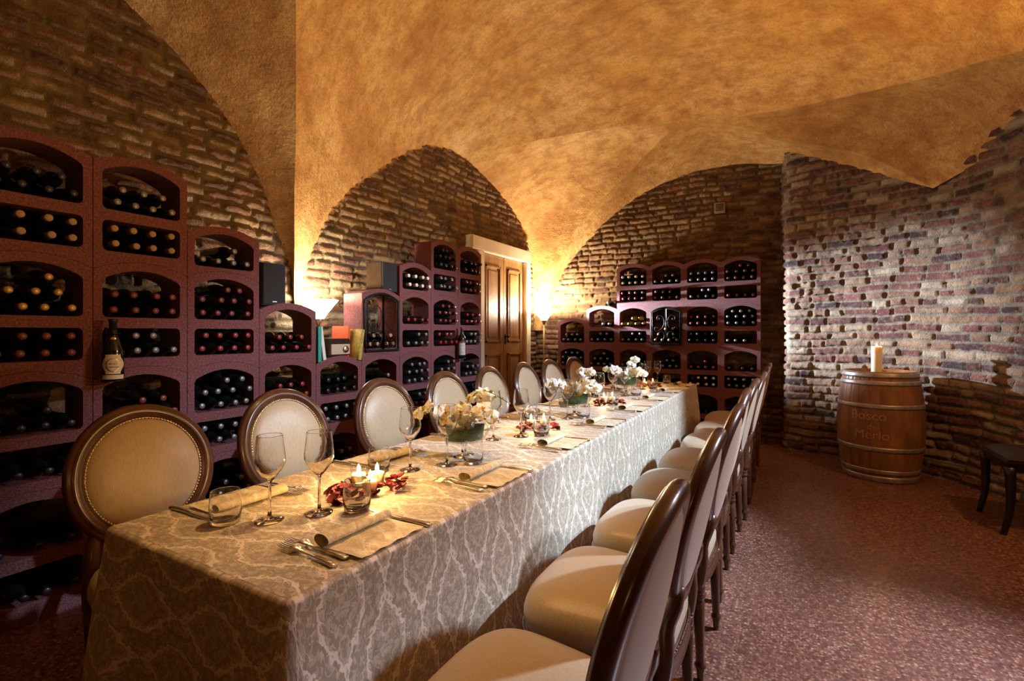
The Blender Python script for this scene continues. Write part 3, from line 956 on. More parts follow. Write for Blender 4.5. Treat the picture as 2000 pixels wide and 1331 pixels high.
def display_bottle(loc, R, H, label, kind):
    o = empty('display_bottle', loc, 0, label, 'bottle')
    s = R/0.037
    bm = bmesh.new()
    if kind == 'round':
        prof = [(0, 0), (R*0.8, 0), (R, 0.008), (R, H*0.40), (R*0.92, H*0.5), (R*0.62, H*0.64), (R*0.38, H*0.76), (R*0.34, H*0.95), (0, H*0.96)]
    else:
        prof = [(0, 0), (R*0.8, 0), (R, 0.008), (R, H*0.62), (R*0.9, H*0.69), (R*0.5, H*0.77), (R*0.38, H*0.82), (R*0.36, H*0.96), (0, H*0.965)]
    lathe(bm, prof, 24)
    obj('glass_body', bm, M_bottle, o)
    bm = bmesh.new()
    lathe(bm, [(R*0.37, H*0.80), (R*0.37, H*0.95), (R*0.42, H*0.955), (R*0.42, H), (0, H)], 20)
    obj('capsule', bm, CAPS['black' if kind == 'round' else 'wine'], o)
    a0 = math.atan2(-loc[1], -loc[0])
    if kind == 'round':
        a = obj('label', label_patch(R+0.0006, 0.03, H*0.42, a0, 1.15, 'scallop'), M_label, o)
        obj('label_oval', label_patch(R+0.0014, 0.04, H*0.36, a0, 0.62, 'oval'), M_gold, a)
        obj('label_centre', label_patch(R+0.002, 0.045, H*0.35, a0, 0.52, 'oval'), M_label, a)
        obj('label_band', label_patch(R+0.001, 0.006, 0.026, a0, 1.1), M_label, a)
        for i_, (tx, sz, zc) in enumerate((('AO AZ', 0.010, H*0.27), ('CONTARINI', 0.0085, H*0.215))):
            me = wrap(text_mesh(tx, sz), R+0.0024, zc, a0)
            obj('label_lettering', me, M_ink, a)
        obj('neck_seal', label_patch(R*0.60, H*0.655, H*0.70, a0, 0.5, 'oval'), M_gold, o).scale = (0.95, 0.95, 1)
    else:
        a = obj('label', label_patch(R+0.0006, 0.03, H*0.50, a0, 1.1), M_labelw, o)
        obj('label_band', label_patch(R+0.0012, H*0.50, H*0.56, a0, 1.1), CAPS['wine'], a)
    # iron bracket under the bottle
    return o
def bracket(loc, R, label):
    o = empty('bottle_bracket', loc, 0, label, 'bracket')
    bm = bmesh.new()
    lathe(bm, [(0, -0.006), (R+0.004, -0.006), (R+0.004, 0.0), (0, 0.0)], 24)
    obj('shelf_plate', bm, M_iron, o)
    bm = bmesh.new()
    xr = RX-loc[0]+0.003
    tube(bm, [(-R, 0, -0.004), (xr, 0, -0.004), (xr, 0, 0.25)], 0.004, 6)
    obj('back_bar', bm, M_iron, o)
    bm = bmesh.new()
    tube(bm, [(xr, 0, 0.22)]+[((R*0.55+0.004)*math.cos(a), (R*0.55+0.004)*math.sin(a), 0.22) for a in np.linspace(PI, 3*PI, 18)], 0.003, 6)
    obj('neck_ring', bm, M_iron, o)
    return o
display_bottle((RX+0.075, 1.10, 1.045), 0.043, 0.29, 'dark display bottle with ornate cream oval label, standing in front of the left rack', 'round')
bracket((RX+0.075, 1.10, 1.045), 0.043, 'black iron bracket holding the bottle with the ornate cream label')
display_bottle((RX+0.065, 3.96, 1.02), 0.037, 0.30, 'dark display bottle with pale rectangular label, standing by the rack near the door', 'straight')
bracket((RX+0.065, 3.96, 1.02), 0.037, 'black iron bracket holding the pale-labelled bottle near the door')
# loose bottle lying on the second far column
o = link(bpy.data.objects.new('wine_bottle', BN)); link(bpy.data.objects.new('capsule', CAPM['silver']), o)
o.location = (-2.12, RY+0.24, 3*MH+0.041+0.045); o.rotation_euler = Euler((PI/2, 0, 0.15))
tag(o, 'single loose wine bottle lying on top of the second far-wall rack column', 'bottle')

# ------------------------------------------------------------------ torchiere lamps
def torchiere(loc, H, label, base_r=0.12, power=60, spot=0):
    root = empty('torchiere_lamp', loc, 0, label, 'lamp')
    bm = bmesh.new()
    lathe(bm, [(0, 0), (base_r, 0), (base_r, 0.012), (base_r*0.8, 0.022), (0.02, 0.035), (0.0, 0.035)], 28)
    obj('lamp_base', bm, M_pole, root)
    bm = bmesh.new()
    tube(bm, [(0, 0, 0.02), (0, 0, H-0.17)], 0.011, 10)
    obj('pole', bm, M_pole, root)
    bm = bmesh.new()
    lathe(bm, [(0.011, H-0.20), (0.014, H-0.19), (0.042, H-0.145), (0.040, H-0.142), (0.0, H-0.15)], 24)
    obj('lamp_socket', bm, M_pole, root)
    bm = bmesh.new()
    lathe(bm, [(0.038, H-0.145), (0.075, H-0.09), (0.12, H-0.03), (0.145, H), (0.141, H), (0.116, H-0.028), (0.071, H-0.087), (0.034, H-0.140)], 32, cap=False)
    obj('lamp_bowl', bm, M_bowl, root)
    bm = bmesh.new()
    lathe(bm, [(0, H-0.14), (0.02, H-0.13), (0.028, H-0.09), (0.02, H-0.055), (0, H-0.045)], 16)
    obj('light_bulb', bm, M_bulb, root)
    if spot: light('added_wall_spot', 'SPOT', (loc[0]+0.05, loc[1], loc[2]+H+0.04), spot, (0.78, 0.86, 1.0), 0.03, aim=(-0.05, 6.10, 1.38), angle=36, blend=1.0)  # added cool beam, no part of the lamp, brightens the right wall
    light('torchiere_light', 'POINT', (loc[0], loc[1], loc[2]+H+0.01), power, (1.0, 0.80, 0.56), 0.05)
    return root
torchiere((-3.10, 2.505, 1.055), 0.46, 'short uplighter lamp with white glass bowl beside the books on the rack', 0.05, 45)
torchiere((-2.98, 6.14, 0), 1.58, 'standing uplighter lamp with white glass bowl in the corner by the door', 0.11, 170, 2800)

# ------------------------------------------------------------------ speakers, books, radio
def speaker(loc, w, d, h, label):
    root = empty('speaker', loc, 0, label, 'speaker')
    bm = bmesh.new(); box(bm, -d/2, d/2-0.004, -w/2, w/2, 0, h, bev=0.004)
    obj('cabinet', bm, M_brownside if w > 0.17 else M_black, root)
    bm = bmesh.new(); box(bm, d/2-0.006, d/2+0.008, -w/2+0.004, w/2-0.004, 0.004, h-0.004, bev=0.004)
    gr_ = obj('grille', bm, M_cone, root)
    bm = bmesh.new(); box(bm, d/2+0.006, d/2+0.0095, -0.015, 0.015, 0.02, 0.026)
    obj('badge', bm, M_silver, gr_)
    return root
TOP4 = 2*MH+0.365; TOP6 = 3*MH; TOP5 = 2*MH
speaker((-2.985, 1.995, TOP4+0.03), 0.165, 0.19, 0.27, 'small black loudspeaker on the fourth left rack column, beside the third')
speaker((-2.985, 3.045, TOP6+0.03), 0.175, 0.18, 0.245, 'loudspeaker with brown side standing above the iron-gated rack block')

def book(loc, t, w, h, mat, label, rot=(0, 0, 0)):
    """t thick along y, w deep along x, h tall"""
    root = empty('book', loc, 0, label, 'book', 'books on the left rack beside the lamp')
    root.rotation_euler = rot
    bm = bmesh.new()
    box(bm, -w/2, w/2, -t/2, -t/2+0.003, 0, h); box(bm, -w/2, w/2, t/2-0.003, t/2, 0, h)
    box(bm, w/2-0.003, w/2+0.001, -t/2, t/2, 0, h)
    obj('cover', bm, mat, root)
    bm = bmesh.new(); box(bm, -w/2+0.004, w/2-0.003, -t/2+0.003, t/2-0.003, 0.004, h-0.004)
    obj('pages', bm, M_pages, root)
    return root
yb = 1.05+3*MW   # L4 | L5 boundary
book((-2.96, yb+0.028, TOP5+0.012), 0.028, 0.17, 0.25, M_green, 'upright green book beside the white glass lamp')
book((-2.96, yb+0.075, TOP5+0.026), 0.025, 0.16, 0.235, M_whitebook, 'white book leaning next to the green book', (rad(8), 0, 0))
b_ = book((-3.02, yb+0.335, TOP5+0.035), 0.03, 0.13, 0.235, M_orange, 'orange-red book standing between the radio and the olive book', (rad(-4), 0, rad(24)))
book((-2.95, yb+0.385, TOP5+0.012), 0.03, 0.17, 0.235, M_olive, 'olive-yellow book leaning right against the gated rack block', (rad(-9), 0, 0))
def radio():
    root = empty('radio', (-2.95, yb+0.215, TOP5+0.05), 0, 'small table radio with silver front between the books', 'radio')
    bm = bmesh.new(); box(bm, -0.06, 0.055, -0.105, 0.105, 0, 0.125, bev=0.006)
    obj('cabinet', bm, M_brownside, root)
    bm = bmesh.new(); box(bm, 0.05, 0.061, -0.075, 0.098, 0.01, 0.085, bev=0.003)
    f = obj('front_panel', bm, simple('silver_radio_front', (0.50, 0.42, 0.34), 0.35, metal=0.5), root)
    bm = bmesh.new(); lathe(bm, [(0, 0), (0.026, 0), (0.026, 0.008), (0.022, 0.012), (0, 0.012)], 20, Matrix.Translation((0.06, 0.055, 0.047)) @ Matrix.Rotation(PI/2, 4, 'Y'))
    obj('dial', bm, M_brass, root)
radio()

# ------------------------------------------------------------------ table, cloth
TX0, TX1, TY0, TY1, TZ = -1.596, -0.842, 0.608, 5.27, 0.75
root = empty('dining_table', ((TX0+TX1)/2, (TY0+TY1)/2, 0), 0, 'long wooden dining table under the damask cloth', 'table')
bm = bmesh.new(); box(bm, TX0-root.location.x+0.012, TX1-root.location.x-0.012, TY0-root.location.y+0.012, TY1-root.location.y-0.012, 0.715, 0.743)
obj('tabletop', bm, M_tablewood, root)
for sx in (-1, 1):
    for sy in (-2.2, 0, 2.2):
        bm = bmesh.new(); box(bm, sx*0.30-0.03, sx*0.30+0.03, sy-0.03, sy+0.03, 0, 0.716)
        obj('leg', bm, M_tablewood, root)

def tablecloth():
    hx, hy = (TX1-TX0)/2, (TY1-TY0)/2
    cx, cy = (TX0+TX1)/2, (TY0+TY1)/2
    drop = 0.50
    # perimeter parametrisation with tiny corner rounding
    per = []
    nxs, nys, nc = 60, 330, 10
    rc = 0.02
    def add_line(a, b, n):
        for k in range(n): per.append((a[0]+(b[0]-a[0])*k/n, a[1]+(b[1]-a[1])*k/n, None))
    segs = []
    cor = [(hx-rc, -hy+rc, -PI/2), (hx-rc, hy-rc, 0), (-hx+rc, hy-rc, PI/2), (-hx+rc, -hy+rc, PI)]
    pts = []; nrm = []
    def lin(a, b, n, nn):
        for k in range(n):
            f = k/n
            pts.append((a[0]+(b[0]-a[0])*f, a[1]+(b[1]-a[1])*f)); nrm.append(nn)
    def arcp(c, a0):
        for k in range(nc):
            a = a0+PI/2*k/nc
            pts.append((c[0]+rc*math.cos(a), c[1]+rc*math.sin(a))); nrm.append((math.cos(a), math.sin(a)))
    lin((-hx+rc, -hy), (hx-rc, -hy), nxs, (0, -1)); arcp(cor[0], -PI/2)
    lin((hx, -hy+rc), (hx, hy-rc), nys, (1, 0)); arcp(cor[1], 0)
    lin((hx-rc, hy), (-hx+rc, hy), nxs, (0, 1)); arcp(cor[2], PI/2)
    lin((-hx, hy-rc), (-hx, -hy+rc), nys, (-1, 0)); arcp(cor[3], PI)
    pts = np.array(pts); nrm = np.array(nrm); n = len(pts)
    s = np.r_[0, np.cumsum(np.linalg.norm(np.diff(pts, axis=0), axis=1))]
    # corner proximity -> flare
    cd = np.min(np.stack([np.hypot(np.abs(pts[:, 0])-hx, np.abs(pts[:, 1])-hy)]), 0)
    rows = []; uvs = []
    re = 0.012
    prof = [(-re-0.014, -0.0012), (-re-0.006, -0.0004)]+[(-re+re*math.sin(a), -(re-re*math.cos(a))) for a in np.linspace(0.25, PI/2, 6)]
    for k in range(1, 46): prof.append((0.0, -re-(drop-re)*k/45))
    for (o_, dz) in prof:
        f = max(0, (-dz-re))/drop
        sidew = np.where(nrm[:, 0] < -0.5, 0.0, 1.0)
        fold = 0.5+0.5*np.sin(s*9.0+1.3*np.sin(s*2.1)+f*0.7)
        fine = vnoise(s*14, np.full_like(s, 3.0+f*2), 2)-0.5
        out = o_+0.004+sidew*f*(0.012+0.030*fold**2+0.016*fine*f)+f*0.035*np.exp(-(cd/0.10)**2)+f*f*0.05*np.exp(-((cd-0.13)/0.06)**2)
        # pressed horizontal crease
        out = out+0.004*np.exp(-((-dz-0.20)/0.006)**2)
        x = pts[:, 0]+nrm[:, 0]*out; y = pts[:, 1]+nrm[:, 1]*out
        # vertical pressed creases
        cre = np.exp(-((((s+0.12) % 0.43)-0.215)/0.006)**2)*0.004*min(1, f*8)
        x = x+nrm[:, 0]*cre; y = y+nrm[:, 1]*cre
        rows.append(np.stack([x+cx, y+cy, np.full(n, TZ+dz)], -1))
        dd = max(0, -dz)
        uvs.append(np.stack([pts[:, 0]+nrm[:, 0]*dd+0.9, pts[:, 1]+nrm[:, 1]*dd+5], -1))
    Pm = np.stack(rows, 1); UV = np.stack(uvs, 1)
    me1 = grid_mesh('tablecloth', Pm, uv=UV, closed_u=True)
    # top
    ax = np.linspace(-hx+re, hx-re, 90); ay = np.linspace(-hy+re, hy-re, 480)
    X, Y = np.meshgrid(ax, ay, indexing='ij')
    edge = np.minimum(np.minimum(X+hx-re, hx-re-X), np.minimum(Y+hy-re, hy-re-Y))
    w_ = np.clip(edge/0.05, 0, 1)
    Zt = TZ+w_*(0.0014*(fbm(X*9, Y*9, 3, 6)-0.5)*2)
    Zt += w_*0.0016*np.exp(-((X-0.19)/0.006)**2)+w_*0.0016*np.exp(-((X+0.19)/0.006)**2)
    me2 = grid_mesh('top', np.stack([X+cx, Y+cy, Zt], -1), uv=np.stack([X+0.9, Y+5], -1))
    bm = bmesh.new(); bm.from_mesh(me1); bm.from_mesh(me2)
    bmesh.ops.recalc_face_normals(bm, faces=bm.faces)
    o = obj('tablecloth', bm, M_cloth, smooth=True)
    tag(o, 'long cream and gold damask tablecloth draped over the dining table', 'tablecloth')
tablecloth()

# ------------------------------------------------------------------ oval-back chairs
def make_chair():
    root = empty('dining_chair')
    tl = rad(12)
    up = Vector((-math.sin(tl), 0, math.cos(tl))); nf = Vector((math.cos(tl), 0, math.sin(tl))); lat = Vector((0, 1, 0))
    C = Vector((-0.268, 0, 0.748))
    A, B = 0.215, 0.228
    def at(u, v, n): return C+lat*u+up*v+nf*n
    bend = lambda u: 0.30*u*u      # the back wraps forward a little
    # frame
    prof = [(-0.024, 0.010), (-0.020, 0.017), (-0.013, 0.016), (-0.011, 0.020), (0.000, 0.023), (0.008, 0.021), (0.010, 0.017), (0.018, 0.016), (0.026, 0.008), (0.028, -0.004), (0.024, -0.014), (0.010, -0.019), (-0.012, -0.018), (-0.024, -0.010)]
    n = 72
    bm = bmesh.new(); rings = []
    for k in range(n):
        a = 2*PI*k/n
        ca, sa = math.cos(a), math.sin(a)
        nr = Vector((ca/A, sa/B)).normalized()
        rings.append([bm.verts.new(at(A*ca+nr.x*p, B*sa+nr.y*p, q+bend(A*ca+nr.x*p))) for p, q in prof])
    for k in range(n):
        a, b = rings[k], rings[(k+1) % n]
        for j in range(len(prof)):
            f = bm.faces.new((a[j], b[j], b[(j+1) % len(prof)], a[(j+1) % len(prof)])); f.smooth = True
    obj('back_frame', bm, M_walnut, root)
    # cushions
    def dome(a_, b_, base, h, sgn):
        R = np.linspace(0, 1, 16)[None, :]; T = np.linspace(0, 2*PI, 64, endpoint=False)[:, None]
        u = a_*R*np.cos(T); v = b_*R*np.sin(T)
        nn = sgn*(base+h*np.sqrt(np.clip(1-R**2.6, 0, 1)))+0*T+0.30*u*u
        Pm = np.zeros(u.shape+(3,))
        for ax in range(3):
            Pm[..., ax] = C[ax]+lat[ax]*u+up[ax]*v+nf[ax]*nn
        return grid_mesh('cushion', Pm, closed_u=True)
    obj('back_cushion', dome(0.194, 0.207, 0.002, 0.042, 1), M_fabric, root)
    o = obj('rear_upholstery', dome(0.194, 0.207, 0.010, 0.012, -1), M_backpanel, root); o['label'] = 'plain brown rear panel'
    def nails(pts):
        bm = bmesh.new()
        tube(bm, [tuple(p-nn*0.0006) for p, nn in pts], 0.0016, 5, closed=True)
        for p, nn in pts:
            q = nn.normalized().to_track_quat('Z', 'Y').to_matrix()
            top = bm.verts.new(p+nn*0.0048)
            ring = [bm.verts.new(p+q @ Vector((0.0046*math.cos(t), 0.0046*math.sin(t), 0))) for t in np.linspace(0, 2*PI, 5, endpoint=False)]
            for j in range(5):
                f = bm.faces.new((ring[j], ring[(j+1) % 5], top)); f.smooth = True
        return bm
    pts = []
    for k in range(110):
        a = 2*PI*k/110
        u = 0.187*math.cos(a); v = 0.200*math.sin(a)
        pts.append((at(u, v, 0.019+bend(u)), nf))
    obj('nail_trim', nails(pts), M_brass, root)
    # posts from the oval to the seat
    for s in (-1, 1):
        bm = bmesh.new()
        pp = [at(s*0.150, -0.150, -0.002), at(s*0.165, -0.195, -0.004), Vector((-0.212, s*0.178, 0.50)), Vector((-0.212, s*0.185, 0.43)), Vector((-0.2, s*0.187, 0.345))]
        c = cr([tuple(p) for p in pp], 12)
        tube(bm, [tuple(p) for p in c], [0.017, 0.0185, 0.020, 0.021, 0.021, 0.021, 0.021, 0.021, 0.021, 0.021, 0.021, 0.021], 10)
        obj('back_post', bm, M_walnut, root)
    # seat outline
    def outline(off=0.0, n=64):
        out = []
        for k in range(n):
            a = 2*PI*k/n
            ca, sa = math.cos(a), math.sin(a)
            e = 0.55
            x = 0.218*math.copysign(abs(ca)**e, ca); y = 0.24*math.copysign(abs(sa)**e, sa)
            y *= 1.0+0.10*(x/0.235)
            if x > 0: x *= 1.0+0.05*(1-(y/0.26)**2)
            l = math.hypot(x, y)
            out.append((x*(1+off/l), y*(1+off/l)))
        return out
    bm = bmesh.new(); rg = []
    for off, z in ((0.004, 0.335), (0.012, 0.342), (0.006, 0.352), (0.006, 0.372), (0.012, 0.379), (0.010, 0.390), (-0.004, 0.396)):
        rg.append([bm.verts.new((x, y, z)) for x, y in outline(off)])
    for a, b in zip(rg[:-1], rg[1:]):
        for j in range(len(a)):
            f = bm.faces.new((a[j], a[(j+1) % len(a)], b[(j+1) % len(a)], b[j])); f.smooth = True
    bm.faces.new(rg[0][::-1]); bm.faces.new(rg[-1])
    obj('seat_rail', bm, M_walnut, root)
    ol = outline(-0.006, 72)
    R = [0.0, 0.2, 0.4, 0.6, 0.75, 0.86, 0.93, 0.98, 1.015, 1.04, 1.04, 1.0]
    Zs = []
    Pm = np.zeros((72, len(R)+0, 3))
    for j, r in enumerate(R):
        if j == len(R)-1: z = 0.392
        elif j == len(R)-2: z = 0.420
        elif j == len(R)-3: z = 0.442
        else: z = 0.462+0.055*math.sqrt(max(0, 1-min(1, r/1.015)**3.0))
        for k, (x, y) in enumerate(ol): Pm[k, j] = (x*r, y*r, z)
    obj('seat_cushion', grid_mesh('seat_cushion', Pm, closed_u=True), M_fabric, root)
    pts = []
    for x, y in outline(0.008, 96):
        pts.append((Vector((x, y, 0.397)), Vector((x, y, 0))*(1/math.hypot(x, y))))
    obj('nail_trim', nails(pts), M_brass, root)
    for sx in (-1, 1):
        for sy in (-1, 1):
            bm = bmesh.new()
            prof = [(0.010, 0), (0.013, 0.01), (0.015, 0.035), (0.020, 0.05), (0.021, 0.06), (0.015, 0.068), (0.0155, 0.08), (0.0185, 0.19), (0.0225, 0.288), (0.018, 0.293), (0.018, 0.299), (0.026, 0.305), (0.026, 0.315), (0.022, 0.319), (0.025, 0.323), (0.025, 0.350)]
            lean = Matrix.Identity(4)
            lean[0][2] = sx*0.03*-1; lean[1][2] = 0
            lathe(bm, prof, 16, Matrix.Translation((sx*0.195+sx*0.012, sy*0.195*(1.08 if sx > 0 else 0.93), 0)) @ lean)
            obj('leg', bm, M_walnut, root)
    return root
proto = make_chair()
LY = [0.905, 1.487, 2.13, 2.74, 3.32, 3.91, 4.45, 5.05]
RYs = [0.92, 1.50, 2.09, 2.68, 3.27, 3.86, 4.45, 5.04]
jit = random.Random(3)
nchair = 0
LABL = ['nearest', 'second', 'third', 'fourth', 'fifth', 'sixth', 'seventh', 'farthest']
for side in ('left', 'right'):
    for i in range(8):
        c = proto if nchair == 0 else copy_tree(proto)
        nchair += 1
        if side == 'left':
            c.location = (-1.84, LY[i]*1.02, 0); c.rotation_euler = (0, 0, rad([0, 0, -2, -1, 1, 0, -2, -6][i]))
        else:
            c.location = (-0.495+jit.uniform(-0.012, 0.012), RYs[i], 0); c.rotation_euler = (0, 0, PI+rad(jit.uniform(-1.5, 1.5)))
        where = 'rack side (left)' if side == 'left' else 'right-hand side'
        tail = '' if i in (0, 7) else ' from the near end'
        tag(c, f'oval-backed cream satin dining chair, {LABL[i]}{tail}, {where} of the table', 'chair', 'oval-backed chairs around the long table')

# dark chair at the right edge
def dark_chair():
    root = empty('side_chair', (1.43, 4.44, 0), 0, 'dark lacquered side chair cut off by the right edge, against the brick wall', 'chair')
    bm = bmesh.new(); box(bm, -0.27, 0.25, -0.25, 0.27, 0.44, 0.475, bev=0.012)
    box(bm, -0.255, 0.235, -0.235, 0.255, 0.40, 0.445, bev=0.004)
    obj('seat_rail', bm, M_darkchair, root)
    R = np.linspace(0, 1, 10)[None, :]; T = np.linspace(0, 2*PI, 48, endpoint=False)[:, None]
    e = 0.35
    ux = -0.01+0.25*R*np.sign(np.cos(T))*np.abs(np.cos(T))**e; uy = 0.01+0.25*R*np.sign(np.sin(T))*np.abs(np.sin(T))**e
    z = 0.47+0.045*np.sqrt(np.clip(1-R**3, 0, 1))+0*T
    obj('seat_cushion', grid_mesh('seat_cushion', np.stack([ux, uy, z], -1), closed_u=True), M_darkseat, root)
    for sx in (-1, 1):
        for sy in (-1, 1):
            bm = bmesh.new()
            x, y = (-0.245 if sx < 0 else 0.22), (-0.22 if sy < 0 else 0.24)
            c = cr([(x, y, 0.43), (x-sx*0.004, y, 0.30), (x-sx*0.0, y, 0.15), (x+sx*0.03, y, 0.0)], 10)
            rr = list(np.linspace(0.030, 0.016, 10))
            tube(bm, [tuple(p) for p in c], rr, 8)
            obj('leg', bm, M_darkchair, root)
    for sy in (-1, 1):
        bm = bmesh.new(); tube(bm, [(0.23, 0.01+sy*0.22, 0.44), (0.25, 0.01+sy*0.22, 0.7), (0.29, 0.01+sy*0.21, 0.98)], 0.018, 8)
        obj('back_post', bm, M_darkchair, root)
    bm = bmesh.new()
    for z in (0.62, 0.78, 0.93): box(bm, 0.235+(z-0.44)*0.1, 0.255+(z-0.44)*0.1, -0.2, 0.22, z-0.025, z+0.025, bev=0.004)
    obj('back_rail', bm, M_darkchair, root)
dark_chair()

# ------------------------------------------------------------------ barrel, candle
def barrel():
    H, R0, R1 = 0.935, 0.262, 0.318
    loc = (0.675, 5.41, 0)
    root = empty('wine_barrel', loc, 0, 'oak wine barrel with steel hoops standing by the right brick wall', 'barrel')
    fr = lambda z: R0+(R1-R0)*math.sin(PI*min(1, max(0, z/H)))**0.85
    ns = 26; seg = ns*8; nz = 40
    T = np.arange(seg)*2*PI/seg
    ph = (np.arange(seg) % 8)/8.0
    gro = np.where((np.arange(seg) % 8) == 0, -0.004, 0.0)
    fl = (np.cos((ph-0.5)*2*PI/ns*1.0)-1)
    Zs = np.linspace(0, H, nz)
    Rr = np.array([fr(z) for z in Zs])
    Pm = np.stack([(Rr[None, :]+gro[:, None])*np.cos(T)[:, None], (Rr[None, :]+gro[:, None])*np.sin(T)[:, None], np.broadcast_to(Zs[None, :], (seg, nz))], -1)
    bm = bmesh.new(); bm.from_mesh(grid_mesh('staves', Pm, closed_u=True))
    obj('staves', bm, M_barrel, root)
    bm = bmesh.new()
    lathe(bm, [(R0+0.001, H), (R0-0.02, H), (R0-0.022, H-0.025), (0, H-0.025)], 64, cap=False)
    lathe(bm, [(0, 0.02), (R0-0.02, 0.02), (R0, 0.0)], 64, cap=False)
    obj('barrel_head', bm, M_barrel, root)
    for z0, z1 in ((0.0, 0.055), (0.075, 0.112), (0.268, 0.305), (0.628, 0.665), (0.822, 0.862), (0.885, 0.932)):
        bm = bmesh.new()
        zs = np.linspace(z0, z1, 4)
        prof = [(fr(z)+0.0045, z) for z in zs]
        prof = [(fr(z0)-0.004, z0)]+prof+[(fr(z1)-0.004, z1)]
        lathe(bm, prof, 72, cap=False)
        obj('hoop', bm, M_steel, root)
    a0 = math.atan2(-loc[1], -loc[0])
    m_print = simple('pale_branded_lettering', (0.38, 0.22, 0.11), 0.7)
    for tx, sz, zc, off in (('Bosco', 0.105, 0.565, -0.26), ('del', 0.075, 0.475, -0.14), ('Merlo', 0.105, 0.405, -0.18)):
        me = text_mesh(tx, sz, 0.001)
        wrap(me, R1, zc, a0+off, lambda z: fr(z)+0.0015)
        obj('branded_lettering', me, m_print, root)
barrel()

def flame_mesh(h):
    bm = bmesh.new()
    lathe(bm, [(0, 0), (h*0.20, h*0.15), (h*0.24, h*0.32), (h*0.16, h*0.6), (h*0.06, h*0.85), (0, h)], 12)
    m = bpy.data.meshes.new('flame'); bm.to_mesh(m); bm.free(); m.materials.append(M_flame)
    return m
FL = flame_mesh(0.030)
def pillar():
    root = empty('pillar_candle', (0.645, 5.34, 0.911), 0, 'tall ivory pillar candle burning on the wine barrel', 'candle')
    bm = bmesh.new(); lathe(bm, [(0, 0), (0.039, 0), (0.04, 0.004), (0.04, 0.232), (0.037, 0.238), (0.030, 0.230), (0, 0.226)], 32)
    obj('wax', bm, M_wax, root)
    bm = bmesh.new(); tube(bm, [(0, 0, 0.224), (0.001, 0, 0.24)], 0.0012, 6); obj('wick', bm, M_wick, root)
    o = link(bpy.data.objects.new('flame', FL), root); o.location = (0, 0, 0.236)
    light('pillar_candle_light', 'POINT', (0.645, 5.34, 0.911+0.275), 2.4, CANDLE, 0.012)
pillar()

# petals
def petal_mesh(seed):
    r = random.Random(seed)
    w, l, cup = r.uniform(0.011, 0.016), r.uniform(0.014, 0.019), r.uniform(0.25, 0.6)
    U = np.linspace(-1, 1, 9)[:, None]; V = np.linspace(0, 1, 9)[None, :]
    wid = np.sin(np.clip(V*0.92+0.08, 0, 1)*PI)**0.6*(0.6+0.5*V)
    x = U*w*wid; y = (V-0.5)*2*l+0*U
    z = cup*0.012*(U**2)*wid+0.008*cup*(V-0.4)**2*4+0.0012*np.sin(U*6+V*5)
    return grid_mesh('rose_petal', np.stack([x, y, z], -1))
PET = []
for k in range(5):
    m = petal_mesh(k); m.materials.append(M_petal); PET.append(m)
def petals(cx, cy, z, n, rx, ry, label, group, seed, hole=0.0, pile=0.018):
    r = random.Random(seed)
    for k in range(n):
        for _ in range(20):
            a = r.uniform(0, 2*PI); q = math.sqrt(r.uniform(hole*hole, 1))
            x, y = q*rx*math.cos(a), q*ry*math.sin(a)
            if hole == 0 or (abs(x) > 0.0): break
        o = link(bpy.data.objects.new('rose_petal', PET[k % 5]))
        o.location = (cx+x, cy+y, z+0.004+r.uniform(0, pile)*(1.1-q*0.7))
        o.rotation_euler = (r.uniform(-0.7, 0.7), r.uniform(-0.7, 0.7), r.uniform(0, 6.28))
        s = r.uniform(0.8, 1.2); o.scale = (s, s, s)
        tag(o, label, 'petal', group)
petals(0.675, 5.28, 0.912, 8, 0.20, 0.10, 'dark rose petal lying on the barrel head around the pillar candle', 'rose petals on the barrel', 77, hole=0.6, pile=0.012)

def votive_proto():
    root = empty('votive_candle')
    bm = bmesh.new()
    lathe(bm, [(0, 0), (0.021, 0), (0.0225, 0.003), (0.02745, 0.065), (0.0275, 0.066), (0.0262, 0.0662), (0.0261, 0.065), (0.0213, 0.008), (0.0205, 0.006), (0, 0.006)], 24)
    obj('glass_cup', bm, M_thin, root)
    bm = bmesh.new()
    lathe(bm, [(0, 0.0065), (0.0205, 0.0065), (0.0238, 0.044), (0.022, 0.046), (0, 0.043)], 24)
    obj('wax', bm, M_wax, root)
    bm = bmesh.new(); tube(bm, [(0, 0, 0.042), (0.0005, 0, 0.052)], 0.001, 6); obj('wick', bm, M_wick, root)
    o = link(bpy.data.objects.new('flame', FL), root); o.location = (0, 0, 0.049)
    return root
vp = votive_proto(); first = True
CL = [(-1.207, 1.175), (-1.196, 2.385), (-1.17, 3.51), (-1.19, 4.76)]
CLN = ['nearest', 'second', 'third', 'farthest']
# in the nearest cluster three cups, elsewhere two
offs = [[(-0.045, 0.035), (0.012, 0.052), (0.015, -0.038)], [(-0.035, 0.0), (0.035, 0.012)], [(-0.04, 0.0), (0.022, 0.0)], [(-0.045, 0.0), (0.035, 0.005)]]
PN = [['left', 'right', 'front'], ['left', 'right'], ['left', 'right'], ['left', 'right']]
for ci, (cx, cy) in enumerate(CL):
    for k, (dx, dy) in enumerate(offs[ci]):
        # offsets are given across/along the view, turned into the table's frame
        o = vp if first else copy_tree(vp)
        first = False
        X = cx+dx*0.87-dy*0.49; Y = cy+dx*0.49+dy*0.87
        o.location = (X, Y, TZ+0.0015)
        tag(o, f'lit votive candle in clear glass, {PN[ci][k]} one of the {CLN[ci]} petal-ringed cluster', 'candle', 'votive candles on the table')
        light('votive_light', 'POINT', (X, Y, TZ+0.092), 2.0, CANDLE, 0.008)
    petals(cx, cy, TZ+0.002, 72 if ci == 0 else 50, 0.115, 0.145, f'dark red rose petal around the {CLN[ci]} votive candles on the tablecloth', f'rose petals around the {CLN[ci]} candles', 10+ci, hole=0.3, pile=0.026)

